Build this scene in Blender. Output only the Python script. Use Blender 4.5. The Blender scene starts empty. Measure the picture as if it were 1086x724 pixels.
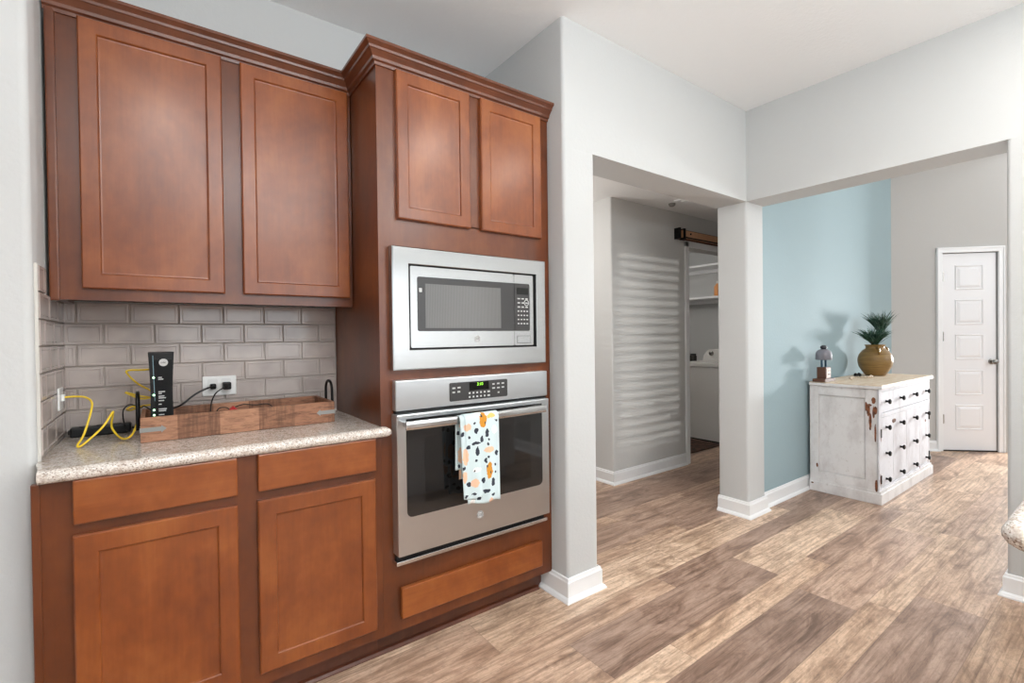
import bpy, bmesh, math, random
from mathutils import Vector, Matrix
random.seed(7)
S = bpy.context.scene
COL = S.collection
PI = math.pi

# ------------------------------------------------------------------ camera
cam_d = bpy.data.cameras.new('camera'); cam = bpy.data.objects.new('camera', cam_d); COL.objects.link(cam)
S.camera = cam
cam_d.sensor_width = 36.0; cam_d.lens = 507.99 / 1086 * 36.0; cam_d.clip_start = 0.02
yaw, pit, rol = math.radians(53.581), math.radians(-.5637), math.radians(-.703)
_F = Vector((math.cos(yaw)*math.cos(pit), math.sin(yaw)*math.cos(pit), math.sin(pit)))
_R = Vector((math.sin(yaw), -math.cos(yaw), 0)); _U = _R.cross(_F)
R2 = math.cos(rol)*_R + math.sin(rol)*_U; U2 = -math.sin(rol)*_R + math.cos(rol)*_U
M = Matrix((R2, U2, -_F)).transposed().to_4x4(); M.translation = Vector((0, 0, 1.22))
cam.matrix_world = M

# ------------------------------------------------------------------ exposure, world, lights
S.view_settings.view_transform = 'Standard'; S.view_settings.look = 'None'
S.view_settings.exposure = 0.0; S.view_settings.gamma = 1.0
S.view_settings.use_curve_mapping = False
W = bpy.data.worlds.new('world'); S.world = W; W.use_nodes = True
W.node_tree.nodes['Background'].inputs[0].default_value = (.80, .90, 1.0, 1)
W.node_tree.nodes['Background'].inputs[1].default_value = 1.2

def area(name, loc, target, sx, sy, power, color=(1, 1, 1), shape='RECTANGLE', spread=PI):
    l = bpy.data.lights.new(name, 'AREA'); l.shape = shape; l.size = sx; l.size_y = sy
    l.energy = power; l.color = color; l.spread = spread
    o = bpy.data.objects.new(name, l); COL.objects.link(o); o.location = loc
    o.rotation_euler = (Vector(target) - Vector(loc)).to_track_quat('-Z', 'Y').to_euler()
    return o
# daylight through the breakfast-side windows
area('daylight_patio', (3.0, -1.95, 1.2), (0, -.6, 1.3), 1.9, 2.0, 9, (.93, .97, 1.0))
area('daylight_rear', (1.45, -3.1, 1.55), (1.0, 1.7, 1.5), 2.8, 1.3, 30, (.92, .97, 1.0))
area('daylight_left', (-3.0, -.6, 1.5), (1, -.2, 1.4), 2.0, 1.3, 14, (.92, .97, 1.0))
# ceiling cans (in the ceiling, above the frame)
for cx, cy in ((0.05, .15), (1.68, .12), (2.5, .02), (.4, -1.6), (2.0, -1.6)):
    area('ceiling_can', (cx, cy, 2.672), (cx, cy, 0),  .14, .14, 8.0, (1, .96, .91), 'DISK')
def point(name, loc, power, r=.15, color=(.97, 1, .99)):
    l = bpy.data.lights.new(name, 'POINT'); l.energy = power; l.shadow_soft_size = r; l.color = color
    o = bpy.data.objects.new(name, l); COL.objects.link(o); o.location = loc; return o
point('kitchen_fill_light', (.9, -.7, 2.3), 13, .15)  # unseen point lamps added behind the camera to lift ceiling and walls
point('kitchen_fill_light', (1.9, -.75, 2.3), 15, .15)
area('ceiling_fill', (.5, -1.0, 1.70), (.5, -.999, 2.7), .5, .5, 100, (.88, .95, 1))  # unseen panel aimed up, added to brighten the ceiling
# entry: glazed front door, plus an added high fill for the upper walls
area('daylight_entry', (8.6, .10, 1.22), (5.0, 1.5, 1.0), .40, .5, 170, (.97, .99, 1))
area('entry_high_fill', (5.6, -2.3, 2.2), (5.2, 1.5, 2.0), 2.4, 1.4, 34, (.93, .98, 1.0))
# hall and laundry
point('hall_fill', (2.0, 3.1, 1.95), 26, .15, (1, .96, .92))  # hidden lamp added to brighten the hall ceiling and floor
point('laundry_light', (4.4, 3.9, 2.1), 13, .12, (1, .95, .9))
# low sun beam through the small window with blinds (window_4)
sl = bpy.data.lights.new('low_sun', 'SPOT'); sl.energy = 2900; sl.shadow_soft_size = .018; sl.color = (1, .97, .92)
sl.spot_size = math.radians(9); sl.spot_blend = .3
so = bpy.data.objects.new('low_sun', sl); COL.objects.link(so)
SD = Vector((1.0, .993, -.108)).normalized(); so.location = Vector((-2.5, -3.36, 1.74)) - SD*8
so.rotation_euler = SD.to_track_quat('-Z', 'Y').to_euler()

# ------------------------------------------------------------------ material helpers
def srgb(r, g, b):
    f = lambda c: (c/255)/12.92 if c/255 <= .04045 else ((c/255+.055)/1.055)**2.4
    return (f(r), f(g), f(b), 1)
class NT:
    def __init__(s, name):
        s.m = bpy.data.materials.new(name); s.m.use_nodes = True; s.t = s.m.node_tree
        s.b = s.t.nodes['Principled BSDF']
    def n(s, typ, **kw):
        nd = s.t.nodes.new(typ)
        for k, v in kw.items():
            if k.startswith('_'): setattr(nd, k[1:], v)
        return nd
    def l(s, a, b): s.t.links.new(a, b)
    def val(s, x, sock):
        if hasattr(x, 'links'): s.l(x, sock)
        else: sock.default_value = x
    def math(s, op, a, b=0.0, c=0.0):
        nd = s.n('ShaderNodeMath', _operation=op)
        s.val(a, nd.inputs[0]); s.val(b, nd.inputs[1])
        if op in ('MULTIPLY_ADD', 'SMOOTH_MIN'): s.val(c, nd.inputs[2])
        return nd.outputs[0]
    def obj(s): return s.n('ShaderNodeTexCoord').outputs['Object']
    def gen(s):
        g = s.n('ShaderNodeNewGeometry'); return g.outputs['Position']
    def mapp(s, v, scale=(1, 1, 1), loc=(0, 0, 0), rot=(0, 0, 0)):
        nd = s.n('ShaderNodeMapping'); s.l(v, nd.inputs[0])
        nd.inputs['Scale'].default_value = scale; nd.inputs['Location'].default_value = loc; nd.inputs['Rotation'].default_value = rot
        return nd.outputs[0]
    def noise(s, v, scale=5, detail=4, rough=.5, dist=0):
        nd = s.n('ShaderNodeTexNoise'); s.l(v, nd.inputs['Vector'])
        nd.inputs['Scale'].default_value = scale; nd.inputs['Detail'].default_value = detail
        nd.inputs['Roughness'].default_value = rough; nd.inputs['Distortion'].default_value = dist
        return nd.outputs['Fac']
    def ramp(s, fac, stops, interp='LINEAR'):
        nd = s.n('ShaderNodeValToRGB'); s.l(fac, nd.inputs[0]); cr = nd.color_ramp; cr.interpolation = interp
        while len(cr.elements) < len(stops): cr.elements.new(.5)
        for e, (p, c) in zip(cr.elements, stops):
            e.position = p; e.color = c if len(c) == 4 else (*c, 1)
        return nd.outputs[0]
    def mix(s, fac, a, b, mode='MIX'):
        nd = s.n('ShaderNodeMix', _data_type='RGBA', _blend_type=mode)
        s.val(fac, nd.inputs[0]); s.val(a, nd.inputs[6]); s.val(b, nd.inputs[7]); return nd.outputs[2]
    def bump(s, h, strength=.2, dist=.01):
        nd = s.n('ShaderNodeBump'); s.l(h, nd.inputs['Height']); nd.inputs['Strength'].default_value = strength
        nd.inputs['Distance'].default_value = dist; s.l(nd.outputs[0], s.b.inputs['Normal'])
    def set(s, **kw):
        for k, v in kw.items():
            s.val(v, s.b.inputs[k.replace('_', ' ')])
        return s.m
def plain(name, rgb, rough=.5, metal=0.0, spec=.5, coat=0.0):
    t = NT(name); t.set(Base_Color=srgb(*rgb), Roughness=rough, Metallic=metal, Coat_Weight=coat)
    t.b.inputs['Specular IOR Level'].default_value = spec
    return t.m
def emit(name, rgb, strength):
    t = NT(name); c = srgb(*rgb)
    t.set(Base_Color=c, Roughness=.4, Emission_Color=c, Emission_Strength=strength); return t.m

def wall_mat(name, rgb, amt=.12):
    t = NT(name); p = t.gen()
    t.set(Base_Color=srgb(*rgb), Roughness=.75)
    t.bump(t.noise(p, 55, 3, .6), amt, .01); return t.m
def wood_mat(name, dark, mid, light, rough=.33, vert=True, seed=0.0):
    t = NT(name); p = t.obj()
    sc = (9, 9, 1.2) if vert else (1.2, 9, 9)
    v = t.mapp(p, sc, (seed, seed*1.7, seed*.6))
    fine = t.noise(t.mapp(p, (60, 60, 3) if vert else (3, 60, 60), (seed,)*3), 1.6, 5, .6)
    big = t.noise(t.mapp(p, (1, 1, .8), (seed,)*3), 3.2, 4, .6, .4)
    g = t.noise(v, 1.1, 5, .62, .6)
    spk = t.noise(t.mapp(p, (1, 1, .7), (seed*2,)*3), 26, 4, .6)
    f = t.math('MULTIPLY_ADD', big, .54, t.math('MULTIPLY_ADD', g, .22, t.math('MULTIPLY_ADD', spk, .14, t.math('MULTIPLY', fine, .10))))
    c = t.ramp(f, [(.36, srgb(*dark)), (.5, srgb(*mid)), (.64, srgb(*light))])
    t.set(Base_Color=c, Roughness=rough, Coat_Weight=.55, Coat_Roughness=.25); t.b.inputs['Specular IOR Level'].default_value = .35
    t.bump(fine, .04, .002); return t.m
def steel_mat(name, vert=False, rgb=(168, 168, 167), rough=.30):
    t = NT(name); p = t.obj()
    n = t.noise(t.mapp(p, (2, 2, 300) if not vert else (300, 300, 2)), 1.0, 3, .5)
    r = t.math('MULTIPLY_ADD', n, .12, rough-.06)
    t.set(Base_Color=srgb(*rgb), Metallic=1.0, Roughness=r, Anisotropic=.8)
    tg = t.n('ShaderNodeTangent', _direction_type='RADIAL', _axis='Z'); t.l(tg.outputs[0], t.b.inputs['Tangent']); return t.m

MT = {}
MT['wall'] = wall_mat('warm_grey_wall_paint', (197, 198, 197))
MT['wall_grey'] = wall_mat('hall_grey_wall_paint', (205, 205, 203))
MT['wall_angled'] = wall_mat('entry_grey_wall_paint', (190, 188, 185))
MT['blue'] = wall_mat('blue_wall_paint', (154, 175, 181))
MT['ceiling'] = wall_mat('ceiling_paint', (240, 241, 241), .2)
MT['trim'] = plain('white_trim_paint', (240, 241, 242), .35)
MT['door_white'] = plain('white_door_paint', (238, 238, 240), .38)
D_, M_, L_ = (104, 48, 15), (131, 66, 23), (155, 88, 38)
B1, B2, B3 = (78, 36, 11), (100, 48, 16), (120, 63, 25)
MT['wood'] = wood_mat('stained_maple', D_, M_, L_)
MT['wood2'] = wood_mat('stained_maple_second', (100, 46, 15), (127, 64, 23), (151, 85, 37), seed=3.1)
MT['wood_frame'] = wood_mat('stained_maple_frame', B1, B2, B3, seed=7.4)
MT['woodh'] = wood_mat('stained_maple_cross', D_, M_, L_, vert=False, seed=5.2)
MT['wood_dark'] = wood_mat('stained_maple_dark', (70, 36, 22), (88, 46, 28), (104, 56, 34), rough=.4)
MT['crown'] = wood_mat('stained_crown', (76, 40, 26), (98, 54, 34), (118, 66, 42), vert=False, rough=.3, seed=2.)
MT['steel'] = steel_mat('brushed_steel', rgb=(180, 180, 179), rough=.24)
MT['steel_oven'] = steel_mat('brushed_steel_oven', rgb=(206, 209, 211), rough=.34)
MT['steel_s'] = plain('polished_steel', (205, 205, 205), .16, 1.0)
MT['black'] = plain('black_plastic', (14, 14, 15), .4, 0, .3)
MT['blackm'] = plain('black_metal', (22, 21, 21), .4, .6)
_gb = plain('gloss_black', (9, 9, 10), .3, 0, .2)
MT['oglass'] = plain('black_oven_glass', (34, 33, 33), .06, 0, .7)
MT['oglass_in'] = plain('dark_oven_window', (20, 19, 19), .05, 0, .7)
MT['mglass'] = plain('dark_microwave_glass', (58, 56, 55), .08, 0, .7)
MT['panel'] = plain('charcoal_control_glass', (60, 59, 59), .25)
MT['print'] = plain('pale_print', (190, 190, 188), .5)
MT['display'] = plain('display_black', (10, 12, 10), .1)
MT['digits'] = emit('green_digits', (150, 235, 60), 1.2)
MT['led'] = emit('green_led', (190, 255, 200), 2.5)
MT['white_pl'] = plain('white_plastic', (238, 238, 236), .35)
MT['yellow'] = plain('yellow_cable', (244, 208, 48), .45)
MT['red'] = plain('red_plastic', (190, 30, 36), .4)
MT['orange'] = plain('orange_plastic', (226, 150, 80), .4)
MT['grey_metal'] = plain('galvanised_metal', (150, 150, 146), .45, .8)
MT['grout'] = plain('pale_grout', (176, 166, 158), .8)
MT['nickel'] = plain('satin_nickel', (150, 146, 140), .25, 1.0)
MT['door_gap_shade'] = plain('gap_shade', (40, 30, 24), .8)

def tile_material():
    t = NT('taupe_glazed_tile'); p = t.gen()
    n = t.noise(p, 9, 2, .5)
    c = t.ramp(n, [(.35, srgb(168, 156, 150)), (.65, srgb(186, 174, 167))])
    t.set(Base_Color=c, Roughness=.22, Coat_Weight=.3, Coat_Roughness=.08); return t.m
MT['tile'] = tile_material()
def granite():
    t = NT('speckled_granite'); p = t.obj()
    v = t.n('ShaderNodeTexVoronoi'); t.l(p, v.inputs['Vector']); v.inputs['Scale'].default_value = 330
    sep = t.n('ShaderNodeSeparateColor'); t.l(v.outputs['Color'], sep.inputs[0])
    c1 = t.ramp(sep.outputs[0], [(0, srgb(128, 110, 98)), (.08, srgb(172, 158, 146)), (.3, srgb(206, 196, 186)), (.75, srgb(222, 214, 205)), (1, srgb(236, 231, 224))])
    n = t.noise(p, 45, 4, .6)
    c2 = t.mix(t.math('MULTIPLY', t.ramp(n, [(.5, (0, 0, 0)), (.66, (1, 1, 1))]), .5), c1, srgb(168, 142, 122))
    t.set(Base_Color=c2, Roughness=.14, Coat_Weight=.2); return t.m
MT['granite'] = granite()

def floor_material():
    t = NT('wood_look_plank_floor'); p = t.gen()
    sep = t.n('ShaderNodeSeparateXYZ'); t.l(p, sep.inputs[0]); X, Y = sep.outputs[0], sep.outputs[1]
    yy = t.math('DIVIDE', t.math('ADD', Y, -.79+36), .36)
    k = t.math('FLOOR', yy); fr = t.math('SUBTRACT', yy, k)
    hi = t.math('GREATER_THAN', fr, .6667)
    row = t.math('MULTIPLY_ADD', k, 2.0, hi)
    wn = t.n('ShaderNodeTexWhiteNoise', _noise_dimensions='1D'); t.l(row, wn.inputs['W'])
    xo = t.math('DIVIDE', t.math('ADD', t.math('MULTIPLY_ADD', wn.outputs['Value'], 1.22, X), 20), 1.22)
    c = t.math('FLOOR', xo); fx = t.math('SUBTRACT', xo, c)
    cmb = t.n('ShaderNodeCombineXYZ'); t.l(row, cmb.inputs[0]); t.l(c, cmb.inputs[1])
    w2 = t.n('ShaderNodeTexWhiteNoise', _noise_dimensions='2D'); t.l(cmb.outputs[0], w2.inputs['Vector'])
    r = w2.outputs['Value']
    base = t.ramp(r, [(0, srgb(172, 146, 130)), (.2, srgb(190, 162, 144)), (.45, srgb(215, 185, 163)), (.7, srgb(229, 199, 172)), (1, srgb(241, 215, 189))])
    off = t.n('ShaderNodeVectorMath', _operation='MULTIPLY_ADD')
    t.l(w2.outputs['Color'], off.inputs[0]); off.inputs[1].default_value = (13, 17, 5); t.l(p, off.inputs[2])
    g1 = t.noise(t.mapp(off.outputs[0], (3.0, 70, 1)), 1.0, 8, .70, .25)
    g2 = t.noise(t.mapp(off.outputs[0], (3.0, 11, 1)), 1.0, 9, .70, 1.0)
    g3 = t.noise(t.mapp(off.outputs[0], (34, 75, 1)), 1.0, 5, .72)
    s1 = t.ramp(g1, [(.32, srgb(146, 131, 122)), (.44, srgb(212, 204, 198)), (.56, srgb(246, 243, 241)), (.66, (1, 1, 1, 1))])
    s2 = t.ramp(g2, [(.33, srgb(140, 124, 115)), (.46, srgb(214, 205, 199)), (.58, srgb(255, 255, 255))])
    c1 = t.mix(.85, base, s1, 'MULTIPLY'); c1 = t.mix(.8, c1, s2, 'MULTIPLY')
    c1 = t.mix(t.math('MULTIPLY', t.ramp(g3, [(.50, (0, 0, 0)), (.68, (1, 1, 1))]), .5), c1, srgb(128, 106, 91))
    # seams
    e1 = t.math('LESS_THAN', t.math('ABSOLUTE', t.math('SUBTRACT', fr, .6667)), .004)
    e2 = t.math('LESS_THAN', fr, .006); e3 = t.math('LESS_THAN', fx, .0018)
    e = t.math('MAXIMUM', e1, t.math('MAXIMUM', e2, e3))
    c2 = t.mix(t.math('MULTIPLY', e, .45), c1, srgb(92, 72, 60))
    t.set(Base_Color=c2, Roughness=t.math('MULTIPLY_ADD', g1, .2, .28))
    t.bump(t.math('SUBTRACT', g1, t.math('MULTIPLY', e, .6)), .12, .004)
    return t.m
MT['floor'] = floor_material()

def chip_material(name, ellipses, base=(232, 229, 228), dim=0.0):
    # white milk paint rubbed through to brown wood; worn spots have their own places (object coordinates)
    t = NT(name); p = t.obj(); n = t.noise(p, 38, 5, .65); big = t.noise(t.mapp(p, (2.2, 2.2, 1.2)), 3.3, 5, .65)
    dn = t.n('ShaderNodeTexNoise'); t.l(p, dn.inputs['Vector']); dn.inputs['Scale'].default_value = 55; dn.inputs['Detail'].default_value = 3
    c = t.mix(t.ramp(big, [(.45, (0, 0, 0)), (.72, (1, 1, 1))]), srgb(*base), srgb(base[0]-26, base[1]-29, base[2]-30))
    c = t.mix(t.math('MULTIPLY', t.ramp(n, [(.60, (0, 0, 0)), (.72, (1, 1, 1))]), .3), c, srgb(165, 150, 138))
    c = t.mix(t.ramp(n, [(.735, (0, 0, 0)), (.75, (1, 1, 1))]), c, srgb(104, 66, 44))
    sp = t.n('ShaderNodeSeparateXYZ'); t.l(p, sp.inputs[0])
    nn = t.math('MULTIPLY_ADD', n, 1.6, -.8)
    tot = None
    for (ax, cx, cz, rx, rz) in ellipses:
        u = t.math('DIVIDE', t.math('SUBTRACT', sp.outputs[ax], cx), rx); w = t.math('DIVIDE', t.math('SUBTRACT', sp.outputs[2], cz), rz)
        d = t.math('ADD', t.math('MULTIPLY', u, u), t.math('MULTIPLY', w, w)); d = t.math('ADD', d, nn)
        m = t.math('LESS_THAN', d, .8); tot = m if tot is None else t.math('MAXIMUM', tot, m)
    if tot is not None: c = t.mix(tot, c, t.ramp(n, [(.4, srgb(86, 48, 30)), (.6, srgb(142, 84, 50))]))
    t.set(Base_Color=c, Roughness=.6); t.bump(n, .12, .003); return t.m

# ------------------------------------------------------------------ mesh helpers
def T(o):  # accumulated location of a parent chain (roots are unrotated unless noted)
    return o['_m'] if False else MW[o.name]
MW = {}
class MB:
    def __init__(s): s.bm = bmesh.new(); s.smooth = False
    def box(s, x0, x1, y0, y1, z0, z1, bev=0.0, seg=2):
        r = bmesh.ops.create_cube(s.bm, size=1)
        vs = r['verts']
        for v in vs:
            v.co = Vector(((x0+x1)/2 + v.co.x*(x1-x0), (y0+y1)/2 + v.co.y*(y1-y0), (z0+z1)/2 + v.co.z*(z1-z0)))
        if bev > 0:
            es = list({e for v in vs for e in v.link_edges})
            bmesh.ops.bevel(s.bm, geom=es, offset=bev, segments=seg, profile=.5, affect='EDGES')
        return s
    def prism(s, pts, z0, z1, axis='z', bev=0):
        # pts 2-D loop; axis z: (x,y), axis y: (x,z) extruded along y, axis x: (y,z)
        def P(a, b, c):
            return {'z': (a, b, c), 'y': (a, c, b), 'x': (c, a, b)}[axis]
        lo = [s.bm.verts.new(P(a, b, z0)) for a, b in pts]; hi = [s.bm.verts.new(P(a, b, z1)) for a, b in pts]
        n = len(pts)
        f1 = s.bm.faces.new(lo); f2 = s.bm.faces.new(hi)
        for i in range(n):
            s.bm.faces.new((lo[i], lo[(i+1) % n], hi[(i+1) % n], hi[i]))
        if bev: 
            es = [e for e in f1.edges] + [e for e in f2.edges]
            bmesh.ops.bevel(s.bm, geom=es, offset=bev, segments=2, profile=.5, affect='EDGES')
        return s
    def lathe(s, prof, c=(0, 0), seg=32, axis='z', closed=False):
        rings = []
        for r, z in prof:
            ring = []
            for i in range(seg):
                a = 2*PI*i/seg; u, v = r*math.cos(a), r*math.sin(a)
                if axis == 'z': co = (c[0]+u, c[1]+v, z)
                elif axis == 'y': co = (c[0]+u, z, c[1]+v)
                else: co = (z, c[0]+u, c[1]+v)
                ring.append(s.bm.verts.new(co))
            rings.append(ring)
        for a, b in zip(rings, rings[1:]):
            for i in range(seg): s.bm.faces.new((a[i], a[(i+1) % seg], b[(i+1) % seg], b[i]))
        if closed:
            for i in range(seg): s.bm.faces.new((rings[-1][i], rings[-1][(i+1) % seg], rings[0][(i+1) % seg], rings[0][i]))
        else:
            s.bm.faces.new(rings[0]); s.bm.faces.new(rings[-1])
        s.smooth = True
        return s
    def tube(s, pts, rad, seg=8, spline=True, sub=8):
        P = [Vector(p) for p in pts]
        if spline and len(P) > 2:
            Q = []
            for i in range(len(P)-1):
                p0, p1, p2, p3 = P[max(i-1, 0)], P[i], P[i+1], P[min(i+2, len(P)-1)]
                for k in range(sub):
                    u = k/sub
                    Q.append(.5*((2*p1) + (-p0+p2)*u + (2*p0-5*p1+4*p2-p3)*u*u + (-p0+3*p1-3*p2+p3)*u**3))
            Q.append(P[-1]); P = Q
        rings = []; up = Vector((0, 0, 1)); prev = None
        for i, p in enumerate(P):
            d = (P[min(i+1, len(P)-1)] - P[max(i-1, 0)]).normalized()
            if prev is None:
                a = d.cross(up) if abs(d.dot(up)) < .95 else d.cross(Vector((1, 0, 0)))
            else: a = prev - d*prev.dot(d)
            a.normalize(); prev = a; b = d.cross(a)
            r = rad(i/(len(P)-1)) if callable(rad) else rad
            rings.append([s.bm.verts.new(p + r*(math.cos(2*PI*k/seg)*a + math.sin(2*PI*k/seg)*b)) for k in range(seg)])
        for A, B in zip(rings, rings[1:]):
            for k in range(seg): s.bm.faces.new((A[k], A[(k+1) % seg], B[(k+1) % seg], B[k]))
        s.bm.faces.new(rings[0]); s.bm.faces.new(rings[-1]); s.smooth = True
        return s
    def sweep(s, path, prof, closed=False):
        # horizontal sweep with mitred corners; prof = (outward, z); outward is to the right of travel
        n = len(path); rings = []
        for i in range(n):
            p = Vector(path[i]).to_2d()
            a = Vector(path[i-1]).to_2d() if (i > 0 or closed) else None
            b = Vector(path[(i+1) % n]).to_2d() if (i < n-1 or closed) else None
            nr = []
            for q0, q1 in ((a, p), (p, b)):
                if q0 is None or q1 is None: continue
                d = (q1-q0).normalized(); nr.append(Vector((d.y, -d.x)))
            m = nr[0] if len(nr) == 1 else (nr[0]+nr[1]) / (1 + nr[0].dot(nr[1]))
            rings.append([s.bm.verts.new((p.x+m.x*o, p.y+m.y*o, z)) for o, z in prof])
        rr = list(zip(rings, rings[1:])) + ([(rings[-1], rings[0])] if closed else [])
        k = len(prof)
        for A, B in rr:
            for j in range(k): s.bm.faces.new((A[j], A[(j+1) % k], B[(j+1) % k], B[j]))
        if not closed: s.bm.faces.new(rings[0]); s.bm.faces.new(rings[-1])
        return s
    def build(s, name, mat, parent=None, xf=None, smooth=None):
        bm = s.bm
        if xf is not None: bmesh.ops.transform(bm, matrix=xf, verts=bm.verts)
        loc = Vector((0, 0, 0))
        if parent is not None: loc = MW[parent.name]
        sm = s.smooth if smooth is None else smooth
        own = Vector((0, 0, 0))
        if parent is None:   # origin at the base centre
            xs = [v.co.x for v in bm.verts]; ys = [v.co.y for v in bm.verts]; zs = [v.co.z for v in bm.verts]
            own = Vector(((min(xs)+max(xs))/2, (min(ys)+max(ys))/2, min(zs)))
            if name.split('_')[0] in ('wall', 'floor', 'ceiling', 'baseboard', 'trim'): own = Vector((0, 0, 0))
        bmesh.ops.translate(bm, vec=-(loc+own), verts=bm.verts)
        bmesh.ops.recalc_face_normals(bm, faces=bm.faces)
        if sm:
            for f in bm.faces: f.smooth = True
            for e in bm.edges:
                if len(e.link_faces) == 2 and e.calc_face_angle(0) > math.radians(38): e.smooth = False
        me = bpy.data.meshes.new(name); bm.to_mesh(me); bm.free()
        me.materials.append(mat)
        o = bpy.data.objects.new(name, me); COL.objects.link(o)
        if parent is not None: o.parent = parent
        o.location = own
        MW[o.name] = loc + own
        return o
def tag(o, label=None, cat=None, group=None, kind=None):
    if label: o['label'] = label
    if cat: o['category'] = cat
    if group: o['group'] = group
    if kind: o['kind'] = kind
    return o
def thing(name, loc, label, cat, group=None):
    o = bpy.data.objects.new(name, None); COL.objects.link(o); o.location = loc
    o.empty_display_size = .05
    MW[o.name] = Vector(loc); return tag(o, label, cat, group)
def struct(o): o['kind'] = 'structure'; return o
def rnd(poly, r=.018, which=None, seg=5):
    out = []; n = len(poly)
    for i, p in enumerate(poly):
        if which is not None and i not in which: out.append(p); continue
        a = Vector(poly[i-1]); b = Vector(p); c = Vector(poly[(i+1) % n])
        d1 = (a-b).normalized(); d2 = (c-b).normalized()
        ang = d1.angle(d2); dist = r/math.tan(ang/2)
        cen = b + (d1+d2).normalized()*(r/math.sin(ang/2))
        s = b+d1*dist-cen; e = b+d2*dist-cen
        a0 = math.atan2(s.y, s.x); a1 = math.atan2(e.y, e.x); da = (a1-a0+PI) % (2*PI)-PI
        for k in range(seg+1):
            t = a0+da*k/seg; out.append((cen.x+r*math.cos(t), cen.y+r*math.sin(t)))
    return out
def rect(x0, x1, y0, y1): return [(x0, y0), (x1, y0), (x1, y1), (x0, y1)]
def rrect(x0, x1, y0, y1, r, which=None, seg=5): return rnd(rect(x0, x1, y0, y1), r, which, seg)
def text_mesh(txt, size, thick=.0004, font_bold=False):
    cu = bpy.data.curves.new('t', 'FONT'); cu.body = txt; cu.size = size; cu.extrude = thick
    cu.align_x = 'CENTER'; cu.align_y = 'CENTER'; cu.resolution_u = 3
    if font_bold: cu.offset = size*.018
    o = bpy.data.objects.new('t', cu); COL.objects.link(o)
    me = bpy.data.meshes.new_from_object(o.evaluated_get(bpy.context.evaluated_depsgraph_get()))
    bm = bmesh.new(); bm.from_mesh(me); bpy.data.objects.remove(o); bpy.data.curves.remove(cu); bpy.data.meshes.remove(me)
    b = MB(); b.bm.free(); b.bm = bm; return b
def on_y(x, y, z, shear=0):   # flat text facing -Y at x, z
    m = Matrix.Translation((x, y, z)) @ Matrix.Rotation(PI/2, 4, 'X')
    if shear: m = m @ Matrix(((1, shear, 0, 0), (0, 1, 0, 0), (0, 0, 1, 0), (0, 0, 0, 1)))
    return m

# ================================================================== ROOM
ZC = 2.68; ZO = 2.09
struct(MB().box(-3.4, 9.3, -3.6, 4.8, -.06, 0).build('floor', MT['floor']))
struct(MB().box(-3.4, 3.35, -3.6, 2.48, ZC, ZC+.1).build('ceiling', MT['ceiling']))
struct(MB().box(-.2, 6.5, 2.48, 4.8, 2.35, 2.45).box(1.7, 6.5, 1.83, 2.48, 2.35, 2.45).build('ceiling_hall', MT['ceiling']))
struct(MB().box(3.35, 9.3, -3.6, 1.83, 3.0, 3.1).build('ceiling_entry', MT['ceiling']))
# left pier with rounded drywall corner
struct(MB().prism(rnd([(-3.3, 2.48), (-3.3, 1.82), (-.274, 1.82), (-.274, 2.48)], .02, [2]), 0, ZC).build('wall_left', MT['wall'], smooth=True))
struct(MB().box(-.274, 1.50, 2.28, 2.48, 0, ZC).build('wall_back', MT['wall']))
struct(MB().box(1.50, 1.70, 1.83, 2.48, 0, ZC).build('wall_stub', MT['wall']))
struct(MB().prism(rnd([(1.50, 1.83), (1.50, 1.62), (1.70, 1.62), (1.70, 1.83)], .018, [1, 2, 3]), 0, ZO).build('wall_column', MT['wall'], smooth=True))
struct(MB().prism(rnd([(3.125, 1.83), (3.125, 1.62), (3.35, 1.62), (3.35, 1.83)], .018, [0, 1, 2]), 0, ZO).build('wall_pillar', MT['wall'], smooth=True))
struct(MB().prism(rnd([(3.125, .42), (3.125, -1.0), (3.35, -1.0), (3.35, .42)], .018, [0, 3]), 0, ZO).build('wall_right', MT['wall'], smooth=True))
struct(MB().prism(rnd([(1.50, 1.83), (1.50, 1.62), (3.125, 1.62), (3.125, -1.0), (3.35, -1.0), (3.35, 1.83)], .018, [1]), ZO, ZC).build('wall_header', MT['wall'], smooth=True))
struct(MB().box(3.125, 3.35, -1.0, 1.83, ZC, 3.05).build('wall_header_entry', MT['wall']))
# kitchen walls behind the camera, with window openings
def wall_with_holes(name, axis, c0, c1, u0, u1, z0, z1, holes, mat):
    b = MB(); us = sorted({u0, u1, *[h for q in holes for h in q[:2]]})
    for a, c in zip(us, us[1:]):
        hs = sorted([q for q in holes if q[0] <= a and q[1] >= c], key=lambda q: q[2]); z = z0
        for q in hs:
            if q[2] > z: (b.box(a, c, c0, c1, z, q[2]) if axis == 'y' else b.box(c0, c1, a, c, z, q[2]))
            z = q[3]
        if z < z1: (b.box(a, c, c0, c1, z, z1) if axis == 'y' else b.box(c0, c1, a, c, z, z1))
    return struct(b.build(name, mat))
wall_with_holes('wall_rear', 'y', -3.45, -3.3, -3.3, 3.35, 0, ZC, [(-2.86, -2.28, 1.30, 2.18), (0.05, 2.85, .9, 2.2)], MT['wall'])
wall_with_holes('wall_patio', 'x', 3.125, 3.35, -3.3, -1.0, 0, ZC, [(-2.9, -1.12, .02, 2.1)], MT['wall'])
wall_with_holes('wall_far_left', 'x', -3.4, -3.3, -3.45, 2.48, 0, ZC, [(-1.8, .6, .9, 2.2)], MT['wall'])
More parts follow.
